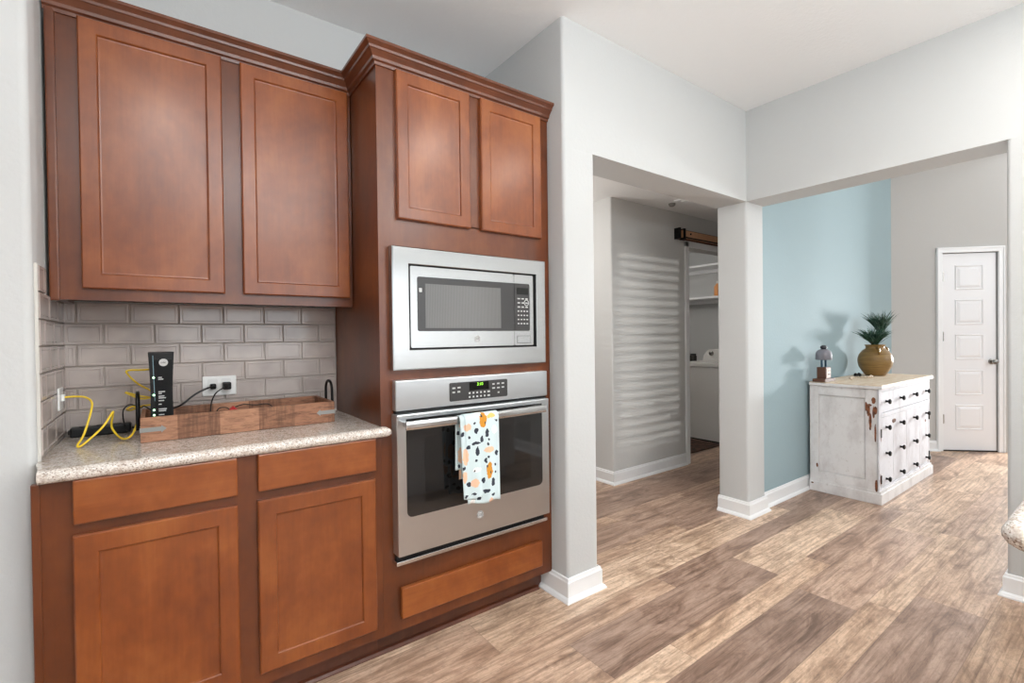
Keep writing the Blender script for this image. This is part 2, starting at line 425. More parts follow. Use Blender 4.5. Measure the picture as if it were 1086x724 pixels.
def window(name, axis, c, u0, u1, z0, z1, n):
    r = struct(MB().box(*( (u0, u1, c-.03, c+.03) if axis == 'y' else (c-.03, c+.03, u0, u1)), z0, z0+.04).build(name, MT['trim']))
    b = MB(); h = .03
    def bx(a, d, e, f):
        b.box(a, d, c-h, c+h, e, f) if axis == 'y' else b.box(c-h, c+h, a, d, e, f)
    bx(u0, u0+.04, z0, z1); bx(u1-.04, u1, z0, z1); bx(u0, u1, z1-.04, z1)
    for k in range(1, n):
        u = u0+(u1-u0)*k/n; bx(u-.02, u+.02, z0, z1)
    b.build('window_frame', MT['trim'], r); return r
window('window_1', 'y', -3.42, 0.05, 2.85, .9, 2.2, 3)
window('window_2', 'x', 3.28, -2.9, -1.12, .02, 2.1, 2)
window('window_3', 'x', -3.37, -1.8, .6, .9, 2.2, 3)
# shuttered window the low sun comes through
w4 = window('window_4', 'y', -3.42, -2.86, -2.28, 1.30, 2.18, 1)
b = MB(); z = 1.35
while z < 2.13:
    b.prism([(-3.372, z-.006), (-3.348, z+.008), (-3.347, z+.0095), (-3.371, z-.0045)], -2.84, -2.30, 'x'); z += .038
b.build('shutter_slats', MT['trim'], w4)
# vertical blinds in the patio window
b = MB(); y = -2.86
while y < -1.15:
    b.box(3.19, 3.194, y, y+.06, .06, 2.04); y += .088
b.build('vertical_blinds', MT['white_pl'], bpy.data.objects['window_2'])

# entry
struct(MB().box(3.35, 6.2, 1.655, 1.83, 0, 3.05).build('wall_blue', MT['blue']))
# angled wall: starts at A and runs in direction (1,-1)
A = Vector((6.095, 1.655, 0)); AX = Matrix.Translation(A) @ Matrix.Rotation(-PI/4, 4, 'Z')
DL, DR, DH = .465, .965, 2.015        # door opening in wall coordinates
struct(MB().box(0, DL, 0, .12, 0, 3.05).box(DR, 1.10, 0, .12, 0, 3.05).box(DL, DR, 0, .12, DH, 3.05).build('wall_angled', MT['wall_angled'], xf=AX))
struct(MB().box(6.87, 9.2, .88, 1.0, 0, 3.05).build('wall_entry_side', MT['wall_grey']))
wall_with_holes('wall_entry', 'x', 9.0, 9.12, -3.45, .88, 0, 3.05, [(-.6, .6, .02, 2.2)], MT['wall'])
wall_with_holes('wall_entry_front', 'y', -3.45, -3.3, 3.35, 9.12, 0, 3.05, [(4.8, 7.4, .6, 2.6)], MT['wall'])
window('window_5', 'x', 9.06, -.6, .6, .02, 2.2, 2); window('window_6', 'y', -3.4, 4.8, 7.4, .6, 2.6, 2)
# hall
struct(MB().prism(rnd([(2.98, 4.3), (2.98, 2.66), (4.035, 2.66), (4.035, 2.78), (3.1, 2.78), (3.1, 4.3)], .015, [1]), 0, 2.35)
       .build('wall_hall', MT['wall_grey'], smooth=True))
struct(MB().box(4.035, 4.86, 2.66, 2.78, 2.045, 2.35).box(4.86, 6.5, 2.66, 2.78, 0, 2.35).build('wall_hall_door', MT['wall_grey']))
struct(MB().box(5.95, 6.07, 2.78, 4.4, 0, 2.35).box(3.1, 6.07, 4.3, 4.4, 0, 2.35).build('wall_laundry', MT['wall']))
struct(MB().box(-.2, 3.1, 4.3, 4.4, 0, 2.35).box(-.32, -.2, 2.48, 4.4, 0, 2.35).build('wall_hall_far', MT['wall']))
struct(MB().box(6.2, 6.32, 1.83, 2.66, 0, 2.35).box(3.35, 6.3, 1.83, 1.90, 0, 2.35).build('wall_hall_end', MT['wall_grey']))

# baseboards
BP = [(0, 0), (.028, 0), (.028, .006), (.022, .016), (.013, .022), (.013, .088), (.009, .094), (.007, .104), (0, .106)]
def base(name, path, closed=False): return struct(MB().sweep(path, BP, closed).build(name, MT['trim']))
base('baseboard_column', [(1.50, 1.80), (1.50, 1.62), (1.70, 1.62), (1.70, 2.48)])
base('baseboard_pillar', [(3.125, 1.83), (3.125, 1.62), (3.35, 1.62), (3.35, 1.655), (4.6, 1.655), (6.095, 1.655), (6.40, 1.35)])
base('baseboard_right', [(3.35, .42), (3.125, .42), (3.125, -1.0)])
base('baseboard_hall', [(2.98, 4.3), (2.98, 2.66), (3.98, 2.66)])
base('baseboard_left', [(-3.3, 1.82), (-.29, 1.82)])

# closet door in the angled wall
CAS = .055
dr = struct(MB().box(DL+.006, DR-.006, .012, .047, .012, DH-.006).build('door_1', MT['door_white'], xf=AX))
# five square raised-in-frame panels, built on the door face
b = MB()
pc = (DL+DR)/2+.002; pw = .118
for zc, hh in ((1.765, .115), (1.415, .12), (1.062, .12), (.70, .12), (.345, .12)):
    x0, x1, z0, z1 = pc-pw, pc+pw, zc-hh, zc+hh
    def ring(o0, y0, o1, y1):
        P0 = [(x0+o0, y0, z0+o0), (x1-o0, y0, z0+o0), (x1-o0, y0, z1-o0), (x0+o0, y0, z1-o0)]
        P1 = [(x0+o1, y1, z0+o1), (x1-o1, y1, z0+o1), (x1-o1, y1, z1-o1), (x0+o1, y1, z1-o1)]
        V0 = [b.bm.verts.new(p) for p in P0]; V1 = [b.bm.verts.new(p) for p in P1]
        for i in range(4): b.bm.faces.new((V0[i], V0[(i+1) % 4], V1[(i+1) % 4], V1[i]))
        return V1
    ring(-.010, .0119, -.002, .004); ring(-.002, .004, .006, .0115); ring(.006, .0115, .012, .0115)
    v = ring(.012, .0115, .034, .003); b.bm.faces.new(v)
p = b.build('door_panel', MT['door_white'], dr, xf=AX)
struct(MB().box(DL-CAS, DL, -.016, .02, 0, DH+CAS, .004).box(DR, DR+CAS, -.016, .02, 0, DH+CAS, .004).box(DL-CAS, DR+CAS, -.018, .02, DH, DH+CAS, .004)
       .box(DL-CAS+.004, DL-CAS+.018, -.024, -.01, 0, DH+CAS-.004, .003).box(DR+CAS-.018, DR+CAS-.004, -.024, -.01, 0, DH+CAS-.004, .003).box(DL-CAS+.004, DR+CAS-.004, -.025, -.01, DH+CAS-.018, DH+CAS-.003, .003)
       .build('trim_1', MT['trim'], xf=AX))
struct(MB().box(DL, DR, .003, .1, .0005, .011).build('trim_gap_shade', MT['door_gap_shade'], xf=AX))  # dark strip put in for the shade in the gap under the door
k = MB().lathe([(.001, -.055), (.018, -.052), (.026, -.04), (.024, -.026), (.012, -.016), (.010, -.006), (.026, -.003), (.028, .012)], (DR-.05, .912), 20, 'y').build('door_knob', MT['nickel'], dr, xf=AX)
for hz in (1.775, 1.17, .33): MB().box(DL-.012, DL+.014, -.006, .012, hz-.045, hz+.045).lathe([(.006, hz-.048), (.006, hz+.048)], (DL+.001, -.008), 10).build('hinge', MT['nickel'], dr, xf=AX)

# laundry door casing
struct(MB().box(3.98, 4.035, 2.642, 2.66, 0, 2.095, .004).box(3.98, 4.92, 2.642, 2.66, 2.045, 2.10, .004).box(4.86, 4.92, 2.642, 2.66, 0, 2.1, .004)
       .box(4.035, 4.05, 2.655, 2.78, 0, 2.045).box(4.845, 4.86, 2.655, 2.78, 0, 2.045).build('trim_2', MT['trim']))
# attic hatch in the hall ceiling
t = thing('ceiling_hatch', (3.9, 2.2, 2.35), 'flat white access panel with a thin frame in the hall ceiling', 'ceiling hatch')
MB().box(3.50, 4.35, 1.95, 2.43, 2.338, 2.35, .003).build('frame', MT['trim'], t)
MB().box(3.54, 4.31, 1.99, 2.39, 2.332, 2.339, .002).build('panel', MT['ceiling'], t)
tag(MB().lathe([(.001, 2.325), (.02, 2.327), (.028, 2.338), (.03, 2.35)], (3.58, 2.505), 20).build('sprinkler_cap', MT['grey_metal']),
    'small round grey ceiling fitting beside the hall access panel', 'ceiling fitting')

# ================================================================== BACKSPLASH
def tile_geom(b, m, u0, u1, v0, v1):
    """one frame-bevelled tile in u,v plane (w outward) through mapping m"""
    g = .0022
    u0 += g; u1 -= g; v0 += g; v1 -= g
    if u1-u0 < .012 or v1-v0 < .012: 
        return
    lv = [(0, 0), (0.0, .0055), (.0015, .0066), (.0085, .0066), (.0100, .0054), (.0112, .0062)]
    prev = None
    for o, w in lv:
        o = min(o, (u1-u0)/2.2, (v1-v0)/2.2)
        vs = [b.bm.verts.new(m(a, c, w)) for a, c in ((u0+o, v0+o), (u1-o, v0+o), (u1-o, v1-o), (u0+o, v1-o))]
        if prev:
            for i in range(4): b.bm.faces.new((prev[i], prev[(i+1) % 4], vs[(i+1) % 4], vs[i]))
        prev = vs
    b.bm.faces.new(prev)
RH = .0765; TW = .149; ZT0 = .89
b = MB(); m = lambda u, v, w: (u, 2.276-w, v)
for r in range(7):
    v1 = 1.362-r*RH; v0 = max(v1-RH, ZT0)
    o = -.233 if r % 2 == 0 else -.160
    u = o-TW
    while u < .66:
        a, c = max(u, -.268), min(u+TW, .6605)
        if c-a > .012: tile_geom(b, m, a, c, v0, v1)
        u += TW
bs = thing('tile_backsplash', (.19, 2.28, .89), 'taupe glazed subway tile backsplash behind the tray and modem', 'tile backsplash')
b.build('tiles', MT['tile'], bs); MB().box(-.2695, .661, 2.276, 2.2799, ZT0, 1.362).build('grout', MT['grout'], bs)
b = MB(); m = lambda u, v, w: (-.270+w, u, v)
for r in range(-1, 7):
    v1 = 1.362-r*RH; v0 = max(v1-RH, ZT0)
    ymax = 2.276 if r >= 0 else 1.955
    u = 1.848 if r % 2 == 0 else 1.848-.075
    while u < ymax:
        a, c = max(u, 1.848), min(u+TW, ymax)
        if c-a > .012: tile_geom(b, m, a, c, v0, v1)
        u += TW
bs2 = thing('tile_backsplash', (-.274, 2.06, .89), 'narrow taupe tile backsplash on the left side wall with a pale edge strip', 'tile backsplash')
b.build('tiles', MT['tile'], bs2)
MB().box(-.2739, -.270, 1.848, 2.276, ZT0, 1.362).box(-.2739, -.270, 1.848, 1.955, 1.35, 1.438).build('grout', MT['grout'], bs2)
MB().box(-.2739, -.2665, 1.841, 1.848, ZT0, 1.440, .001).build('edge_strip', plain('pale_edge_strip', (206, 203, 196), .5), bs2)

# ================================================================== CABINETS
def door_mesh(x0, x1, z0, z1, yf, th=.02, st=.056, rail=None):
    """recessed-panel door facing -Y, front face at yf"""
    rail = rail or st; b = MB()
    def loop(o, y, ox=None):
        ox = o if ox is None else ox
        return [b.bm.verts.new(p) for p in ((x0+ox, y, z0+o), (x1-ox, y, z0+o), (x1-ox, y, z1-o), (x0+ox, y, z1-o))]
    seq = [(0, yf+th), (0, yf+.004), (.004, yf), (rail-.006, yf), (rail-.0035, yf+.0015), (rail-.001, yf+.007), (rail+.003, yf+.0075)]
    prev = loop(*seq[0]); b.bm.faces.new(prev)
    for s_ in seq[1:]:
        cur = loop(*s_)
        for i in range(4): b.bm.faces.new((prev[i], prev[(i+1) % 4], cur[(i+1) % 4], cur[i]))
        prev = cur
    b.bm.faces.new(prev); return b
def slab(x0, x1, z0, z1, yf, th=.02):
    return MB().box(x0, x1, yf, yf+th, z0, z1, .004, 2)

CRN = [(0, 0), (.006, 0), (.008, .010), (.016, .014), (.018, .024), (.032, .040), (.036, .042), (.038, .050), (.048, .058), (.052, .060), (.052, .070), (0, .070)]
def crown(path, zb, parent):
    MB().sweep(path, [(o, zb+z) for o, z in CRN]).build('crown_molding', MT['crown'], parent)

# wall cabinet
FY = 1.73
t = thing('wall_cabinet', (.2, 2.0, 1.353), 'two-door stained maple wall cabinet mounted over the tiled counter', 'kitchen cabinet')
XL, XR, YU, ZB, ZT = -.254, .660, 2.02, 1.353, 2.262
b = MB()
b.box(XL, XR, YU+.018, 2.279, ZB+.012, ZT)                                  # carcass
b.box(XL, XL+.065, YU, YU+.018, ZB, ZT).box(XR-.020, XR, YU, YU+.018, ZB, ZT)
b.box(.190, .262, YU, YU+.0179, ZB, ZT)
for a_, c_ in ((XL+.065, .190), (.262, XR-.02)): b.box(a_, c_, YU+.0003, YU+.018, ZB, ZB+.045).box(a_, c_, YU+.0003, YU+.018, ZT-.045, ZT)
b.box(XL, XL+.018, YU+.0181, 2.27, ZB, ZB+.012)
b.build('body', MT['wood_frame'], t)
MB().box(XL-.012, XL+.012, YU-.008, YU+.012, ZB-.004, ZT, .004).build('scribe_molding', MT['wood_frame'], t)
door_mesh(-.190, .196, 1.389, 2.238, YU-.02, st=.05).build('door', MT['wood2'], t)
door_mesh(.255, .645, 1.389, 2.238, YU-.02, st=.05).build('door', MT['wood'], t)
crown([(XL-.015, YU), (XR+.0, YU)][::1], ZT-.028, t)

# base cabinet
t = thing('base_cabinet', (.2, 2.0, 0), 'stained maple base cabinet with two drawers over two doors under the granite', 'kitchen cabinet')
XL, XR = -.262, .6625
b = MB()
b.box(XL, XR, FY+.018, 2.279, .10, .853)
b.box(XL, -.18, FY, FY+.018, .10, .853).box(.18, .262, FY, FY+.018, .10, .853).box(.62, XR, FY, FY+.018, .10, .853)
b
for a_, c_ in ((-.18, .18), (.262, .62)):
    for z0_, z1_ in ((.10, .155), (.70, .745), (.84, .853)): b.box(a_, c_, FY+.0003, FY+.018, z0_, z1_)
b.build('body', MT['wood_frame'], t)
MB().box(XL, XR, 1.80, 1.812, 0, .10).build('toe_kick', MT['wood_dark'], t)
MB().box(XL-.010, XL+.008, FY-.004, FY+.01, .0, .853, .003).build('scribe_molding', MT['wood_frame'], t)
slab(-.190, .192, .734, .865-.012, FY-.02).build('drawer', MT['woodh'], t)
slab(.249, .637, .734, .853, FY-.02).build('drawer', MT['woodh'], t)
door_mesh(-.192, .191, .146, .704, FY-.02, st=.056).build('door', MT['wood'], t)
door_mesh(.247, .634, .146, .704, FY-.02, st=.056).build('door', MT['wood2'], t)

# tall oven cabinet
t = thing('oven_cabinet', (1.08, 2.0, 0), 'tall stained maple cabinet housing the microwave and wall oven', 'kitchen cabinet')
XL, XR, ZT = .663, 1.497, 2.262
b = MB()
b.box(XL, XL+.018, FY+.0201, 2.279, .10, ZT).box(XR-.018, XR, FY+.0201, 2.279, .10, ZT)
b.box(XL+.018, XR-.018, 2.26, 2.279, .10, ZT).box(XL+.018, XR-.018, FY+.018, 2.26, ZT-.018, ZT).box(XL+.018, XR-.018, FY+.018, 2.26, .10, .118)
b.box(XL+.018, XR-.018, FY+.018, 2.26, 1.62, 1.638).box(XL+.018, XR-.018, FY+.018, 2.26, 1.068, 1.082).box(XL+.018, XR-.018, FY+.018, 2.26, .33, .348)
b.build('body', MT['wood_frame'], t)
b = MB()
b.box(XL, .735, FY, FY+.02, .10, ZT).box(1.44, XR, FY, FY+.02, .10, ZT).box(1.055, 1.12, FY, FY+.02, 1.68, 2.22)
b.box(.735, 1.44, FY, FY+.02, 2.22, ZT).box(.735, 1.44, FY, FY+.02, 1.55, 1.685).box(.735, 1.44, FY, FY+.02, 1.055, 1.115)
b.box(.735, 1.44, FY, FY+.02, .10, .385)
b.build('face_frame', MT['wood_frame'], t)
door_mesh(.735, 1.058, 1.674, 2.236, FY-.02, st=.05).build('door', MT['wood2'], t)
door_mesh(1.113, 1.443, 1.674, 2.236, FY-.02, st=.05).build('door', MT['wood'], t)
slab(.729, 1.426, .150, .268, FY-.02).build('drawer', MT['woodh'], t)
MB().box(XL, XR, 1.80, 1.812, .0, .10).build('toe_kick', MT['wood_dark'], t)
crown([(XL, YU+.02), (XL, FY), (XR+.001, FY)][::1], ZT-.028, t)
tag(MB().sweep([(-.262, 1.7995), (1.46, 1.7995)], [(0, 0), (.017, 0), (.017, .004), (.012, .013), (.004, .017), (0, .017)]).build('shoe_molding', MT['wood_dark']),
    'thin dark quarter-round wood strip along the floor under all the cabinets', 'shoe molding')

# countertop with bullnose front
CT = .89
pts = [(-.255, 1.702), (.678, 1.702)]
prof = []
b = MB()
b.prism([(-.255, 1.715), (.672, 1.715), (.672, 1.735), (.6615, 1.735), (.6615, 2.275), (-.266, 2.275), (-.2735, 1.815)], CT-.036, CT)
# rounded nose along the front and the right end return
nose = [(0, -.036), (.006, -.0355), (.013, -.031), (.0175, -.024), (.019, -.018), (.0175, -.011), (.013, -.005), (.006, -.0008), (0, 0)]
b.sweep([(-.256, 1.7155), (.672, 1.7155), (.672, 1.728)], [(o, CT+z) for o, z in nose])
ct = b.build('granite_countertop', MT['granite'], smooth=True)
tag(ct, 'speckled beige granite countertop with rounded front edge on the base cabinet', 'countertop')

# ================================================================== MICROWAVE
def badge(parent, x, y, z, r):
    bd = MB().lathe([(r, y+.002), (r, y-.001), (r*.92, y-.0016), (r*.9, y-.0012), (.0005, y-.0012)], (x, z), 28, 'y').build('badge', plain('pale_badge_metal', (214, 214, 212), .35), parent)
    text_mesh('GE', r*1.05, .0002).build('monogram', MT['panel'], bd, xf=on_y(x, y-.0018, z, .25))
    MB().lathe([(r*.84, y-.0014), (r*.84, y-.0019), (r*.78, y-.0019), (r*.78, y-.0014)], (x, z), 28, 'y', True).build('ring', MT['panel'], bd)
def frame_y(x0, x1, z0, z1, i, y0, y1, ro=.0, bev=.0):
    """picture frame facing -Y; i = (left,right,bottom,top) widths"""
    b = MB(); l, r, bo, tp = i
    b.box(x0, x0+l, y0, y1, z0, z1).box(x1-r, x1, y0, y1, z0, z1).box(x0+l, x1-r, y0, y1, z0, z0+bo).box(x0+l, x1-r, y0, y1, z1-tp, z1)
    return b
mw = thing('microwave', (1.07, 1.75, 1.10), 'built-in stainless steel microwave with wide trim frame above the oven', 'microwave')
b = MB()
def mitre_frame(b, X0, X1, Z0, Z1, x0, x1, z0, z1, yb, yf):
    lo = [(X0, Z0), (X1, Z0), (X1, Z1), (X0, Z1)]; li = [(x0, z0), (x1, z0), (x1, z1), (x0, z1)]
    e = .004
    lv = [(lo, 0, yb), (lo, 0, yf+e), (lo, e, yf), (li, -.002, yf), (li, 0, yf+.002), (li, 0, yb)]
    rings = []
    for L, o, y in lv:
        cx = (L[0][0]+L[1][0])/2; cz = (L[0][1]+L[2][1])/2
        rings.append([b.bm.verts.new((px-o*math.copysign(1, px-cx), y, pz-o*math.copysign(1, pz-cz))) for px, pz in L])
    rings.append(rings[0])
    for A_, B_ in zip(rings, rings[1:]):
        for i in range(4): b.bm.faces.new((A_[i], A_[(i+1) % 4], B_[(i+1) % 4], B_[i]))
mitre_frame(b, .702, 1.447, 1.099, 1.567, .768, 1.392, 1.175, 1.502, 1.729, 1.695)
b.build('trim_frame', MT['steel'], mw)
MB().box(.768, 1.392, 1.722, 1.729, 1.175, 1.502).build('recess', MT['black'], mw)
dd = MB().prism(rrect(.776, 1.2695, 1.182, 1.496, .004), 1.702, 1.722, 'y', .0015).build('door', MT['steel'], mw)
MB().prism(rrect(.805, 1.2695, 1.246, 1.457, .008, [0, 3]), 1.7008, 1.7022, 'y').build('window_surround', MT['panel'], dd)
def window_reflection_mat():
    t_ = NT('mesh_with_blind_reflection'); p_ = t_.obj()
    w_ = t_.n('ShaderNodeTexWave', _bands_direction='X'); t_.l(p_, w_.inputs[0]); w_.inputs['Scale'].default_value = 48; w_.inputs['Distortion'].default_value = .6  # vertical bands paint the blinds' reflection into the mesh colour
    t_.set(Base_Color=t_.mix(w_.outputs['Fac'], srgb(92, 91, 90), srgb(108, 107, 106)), Roughness=.14); t_.b.inputs['Specular IOR Level'].default_value = .8
    return t_.m
MB().prism(rect(.838, 1.197, 1.258, 1.431), 1.7002, 1.7010, 'y').build('window', window_reflection_mat(), dd)
badge(dd, 1.075, 1.7005, 1.214, .0135)
MB().prism(rrect(.812, .824, 1.397, 1.413, .002), 1.7000, 1.7006, 'y').build('sticker', MT['print'], dd)
cp = MB().prism(rrect(1.2715, 1.378, 1.182, 1.496, .004), 1.702, 1.722, 'y', .0015).build('control_panel', MT['steel'], mw)
MB().prism(rrect(1.2718, 1.357, 1.246, 1.457, .008, [1, 2]), 1.7008, 1.7022, 'y').build('control_glass', MT['panel'], cp)
MB().prism(rect(1.284, 1.349, 1.408, 1.438), 1.7002, 1.7010, 'y').build('display', MT['display'], cp)
b = MB()
for r_ in range(7):
    for c_ in range(4):
        if r_ < 3 and c_ == 3: continue
        z_ = 1.392-r_*.0185; x_ = 1.288+c_*(.0165 if r_ > 2 else .022)
        b.box(x_, x_+(.009 if r_ > 2 else .014), 1.7003, 1.7008, z_-.005, z_)
b.lathe([(.014, 1.7006), (.014, 1.7001), (.011, 1.7001), (.011, 1.7006)], (1.338, 1.372), 20, 'y', True)
b.build('keypad_print', MT['print'], cp, smooth=False)
MB().prism(rrect(1.2850, 1.3610, 1.191, 1.224, .002), 1.7014, 1.7022, 'y').build('button_gap', MT['panel'], cp)
MB().prism(rrect(1.2865, 1.3595, 1.1925, 1.2225, .002), 1.7008, 1.7022, 'y', .0008).build('open_button', MT['steel'], cp)

# ================================================================== WALL OVEN
ov = thing('wall_oven', (1.07, 1.75, .37), 'built-in stainless steel wall oven with a dish towel on its handle', 'oven')
MB().box(.74, 1.435, 1.74, 2.2, .385, 1.045).build('oven_box', MT['blackm'], ov)
cp = MB().box(.709, 1.453, 1.698, 1.739, .945, 1.060, .004).build('control_panel', MT['steel_oven'], ov)
MB().prism(rrect(.937, 1.224, .962, 1.037, .006), 1.6968, 1.6985, 'y', .0005).build('control_glass', MT['panel'], cp)
ds = MB().prism(rect(1.030, 1.127, 1.000, 1.034), 1.6962, 1.6970, 'y').build('display', MT['display'], cp)
text_mesh('3:10', .018, .0002).build('digits', MT['digits'], ds, xf=on_y(1.082, 1.6958, 1.024))
b = MB()
for r_ in range(2):
    for c_ in range(6): b.box(1.027+c_*.0185, 1.035+c_*.0185+(.004 if c_ == 5 else 0), 1.6962, 1.6968, .986-r_*.016, .993-r_*.016)
b.build('number_keys', MT['print'], cp)
b = MB()
for x_, z_, w_ in ((.950, 1.012, .014), (.974, 1.013, .014), (.950, .995, .012), (.974, .996, .012)): b.box(x_, x_+w_, 1.6962, 1.6968, z_, z_+.006)
b.build('function_keys', MT['print'], cp)
b = MB()
for x_, z_, w_ in ((1.145, 1.016, .011), (1.169, 1.017, .013), (1.193, 1.017, .013), (1.144, .999, .014), (1.169, .999, .014), (1.193, 1.000, .013), (1.172, .979, .009)):
    b.box(x_, x_+w_, 1.6962, 1.6968, z_, z_+.006)
b.build('selector_keys', MT['print'], cp)
MB().box(.712, 1.450, 1.705, 1.739, .934, .9455).build('vent_gap', MT['black'], ov)
dr_ = MB().box(.705, 1.447, 1.680, 1.735, .402, .934, .005).build('door', MT['steel_oven'], ov)
MB().prism(rnd([(.741, .545), (1.403, .545), (1.403, .916), (.741, .916)], .022, [0, 1]), 1.6785, 1.6805, 'y').build('glass', MT['oglass'], dr_)
MB().prism(rrect(.815, 1.335, .588, .84, .006), 1.6782, 1.6787, 'y').build('inner_window', MT['oglass_in'], dr_)
# handle: flattened bar bowed outward with end posts
hp = [(.0075*math.copysign(abs(math.cos(a_))**.6, math.cos(a_)), .899+.0165*math.copysign(abs(math.sin(a_))**.8, math.sin(a_))) for a_ in [2*PI*k/20 for k in range(20)]]
hd = MB().sweep([(.720+.665*k/16, 1.6205+.012*(2*k/16-1)**2) for k in range(17)], hp).build('handle', MT['steel_s'], dr_, smooth=True)
for x_ in (.738, 1.366): MB().box(x_-.011, x_+.011, 1.634, 1.680, .889, .909, .003).build('handle_post', MT['steel_s'], hd)
badge(dr_, 1.065, 1.679, .483, .0155)
MB().box(.709, 1.435, 1.712, 1.739, .383, .402).build('vent_slot', MT['black'], ov)
MB().box(.700, 1.437, 1.688, 1.739, .368, .383, .002).build('vent_trim', MT['steel_s'], ov)

# towel draped over the handle
def towel_mat():
    t_ = NT('printed_floral_cotton'); p_ = t_.gen()
    ns = t_.n('ShaderNodeTexNoise'); t_.l(p_, ns.inputs['Vector']); ns.inputs['Scale'].default_value = 70; ns.inputs['Detail'].default_value = 2
    vm = t_.n('ShaderNodeVectorMath', _operation='MULTIPLY_ADD'); t_.l(ns.outputs['Color'], vm.inputs[0]); vm.inputs[1].default_value = (.016, 0, .016); t_.l(p_, vm.inputs[2])
    sp = t_.n('ShaderNodeSeparateXYZ'); t_.l(vm.outputs[0], sp.inputs[0])
    c_ = srgb(205, 220, 222)
    PE, WH, NV, OR, YE = (232, 190, 158), (240, 240, 236), (44, 50, 62), (206, 140, 40), (222, 190, 110)
    E_ = [(190, 270, 30, 16, PE), (60, 290, 16, 45, PE), (108, 440, 22, 22, PE), (72, 130, 20, 20, PE), (205, 82, 24, 12, YE), (195, 560, 16, 22, PE), (55, 400, 12, 30, PE), (120, 370, 22, 14, WH), (225, 160, 16, 22, WH), (95, 540, 14, 12, WH), (140, 60, 20, 10, WH),
          (160, 100, 21, 40, OR), (190, 385, 19, 46, OR),
          (150, 75, 6, 9, NV), (172, 118, 4, 9, NV), (178, 360, 5, 9, NV), (196, 395, 4, 10, NV),
          (120, 155, 13, 17, NV), (180, 175, 10, 24, NV), (118, 222, 26, 9, NV), (150, 205, 9, 16, NV), (125, 270, 11, 26, NV), (115, 320, 8, 8, NV), (168, 325, 9, 14, NV), (185, 308, 9, 8, NV), (236, 295, 9, 15, NV), (228, 360, 6, 8, NV),
          (155, 435, 9, 18, NV), (212, 455, 12, 24, NV), (172, 495, 20, 12, NV), (130, 528, 13, 11, NV), (212, 525, 11, 11, NV), (235, 110, 8, 8, NV), (75, 240, 12, 11, NV), (75, 443, 12, 14, NV), (46, 165, 9, 12, NV), (82, 185, 5, 8, NV), (112, 112, 7, 5, NV), (60, 505, 8, 10, NV), (100, 500, 12, 6, NV), (185, 238, 7, 9, NV), (105, 375, 5, 5, NV), (228, 400, 6, 6, NV), (50, 350, 8, 10, NV), (190, 215, 5, 6, NV)]
    for (ex, ey, rx, ry, col) in E_:
        cx = .93+(ex-35)/215*.177+.008; cz = .92-(ey-60)/490*.35+.008; rx *= .177/215; ry *= .35/490
        u = t_.math('DIVIDE', t_.math('SUBTRACT', sp.outputs[0], cx), rx); w = t_.math('DIVIDE', t_.math('SUBTRACT', sp.outputs[2], cz), ry)
        d = t_.math('ADD', t_.math('MULTIPLY', u, u), t_.math('MULTIPLY', w, w))
        c_ = t_.mix(t_.math('LESS_THAN', d, 1.0), c_, srgb(*col))
    fine = t_.noise(p_, 900, 2)
    t_.set(Base_Color=c_, Roughness=.85); t_.bump(fine, .2, .001); return t_.m
TM = towel_mat()
def towel_layer(x0, x1, zf, zb, seedv, yoff=0):
    b = MB(); nx, nl = 26, 60
    rr = .0185+yoff; yc = 1.6205; zc = .899
    Lf = zc-zf; Lb = zc-zb; arc = PI*rr
    rows = []
    for j in range(nl+1):
        s_ = j/nl*(Lf+arc+Lb); row = []
        for i in range(nx+1):
            u = i/nx
            if s_ < Lf: y_, z_ = yc-rr, zf+s_; hang = (Lf-s_)/Lf
            elif s_ < Lf+arc:
                a_ = (s_-Lf)/rr; y_, z_ = yc-rr*math.cos(a_), zc+rr*math.sin(a_); hang = 0
            else: y_, z_ = yc+rr, zc-(s_-Lf-arc); hang = (s_-Lf-arc)/Lb
            sgn = -1 if s_ < Lf+arc/2 else 1
            wv = (.004*math.sin(u*7+seedv)+.003*math.sin(u*15+seedv*2))*hang
            x_ = x0+(x1-x0)*u + hang*(.012*(u-.0)*(0)-.004*math.sin(u*3+seedv)) + (.014*hang*(1-u) if sgn < 0 else 0)
            yy = y_+(wv if sgn < 0 else min(wv, .004))-(.004*hang if sgn < 0 else 0)
            zz = z_ + ((-.008*u + .004*math.sin(u*9+seedv))*hang if sgn < 0 else 0)
            row.append(b.bm.verts.new((x_, yy, zz)))
        rows.append(row)
    for A_, B_ in zip(rows, rows[1:]):
        for i in range(nx): b.bm.faces.new((A_[i], A_[i+1], B_[i+1], B_[i]))
    b.smooth = True; return b
tw = towel_layer(.948, 1.108, .568, .66, .6, .0028).build('dish_towel', TM)
tag(tw, 'folded pale blue dish towel with orange and navy floral print hanging on the oven handle', 'dish towel')
tw.modifiers.new('solid', 'SOLIDIFY').thickness = .0022
fo = towel_layer(.929, 1.09, .590, .70, 2.2, .0).build('inner_fold', TM, tw)
fo.modifiers.new('solid', 'SOLIDIFY').thickness = .0018

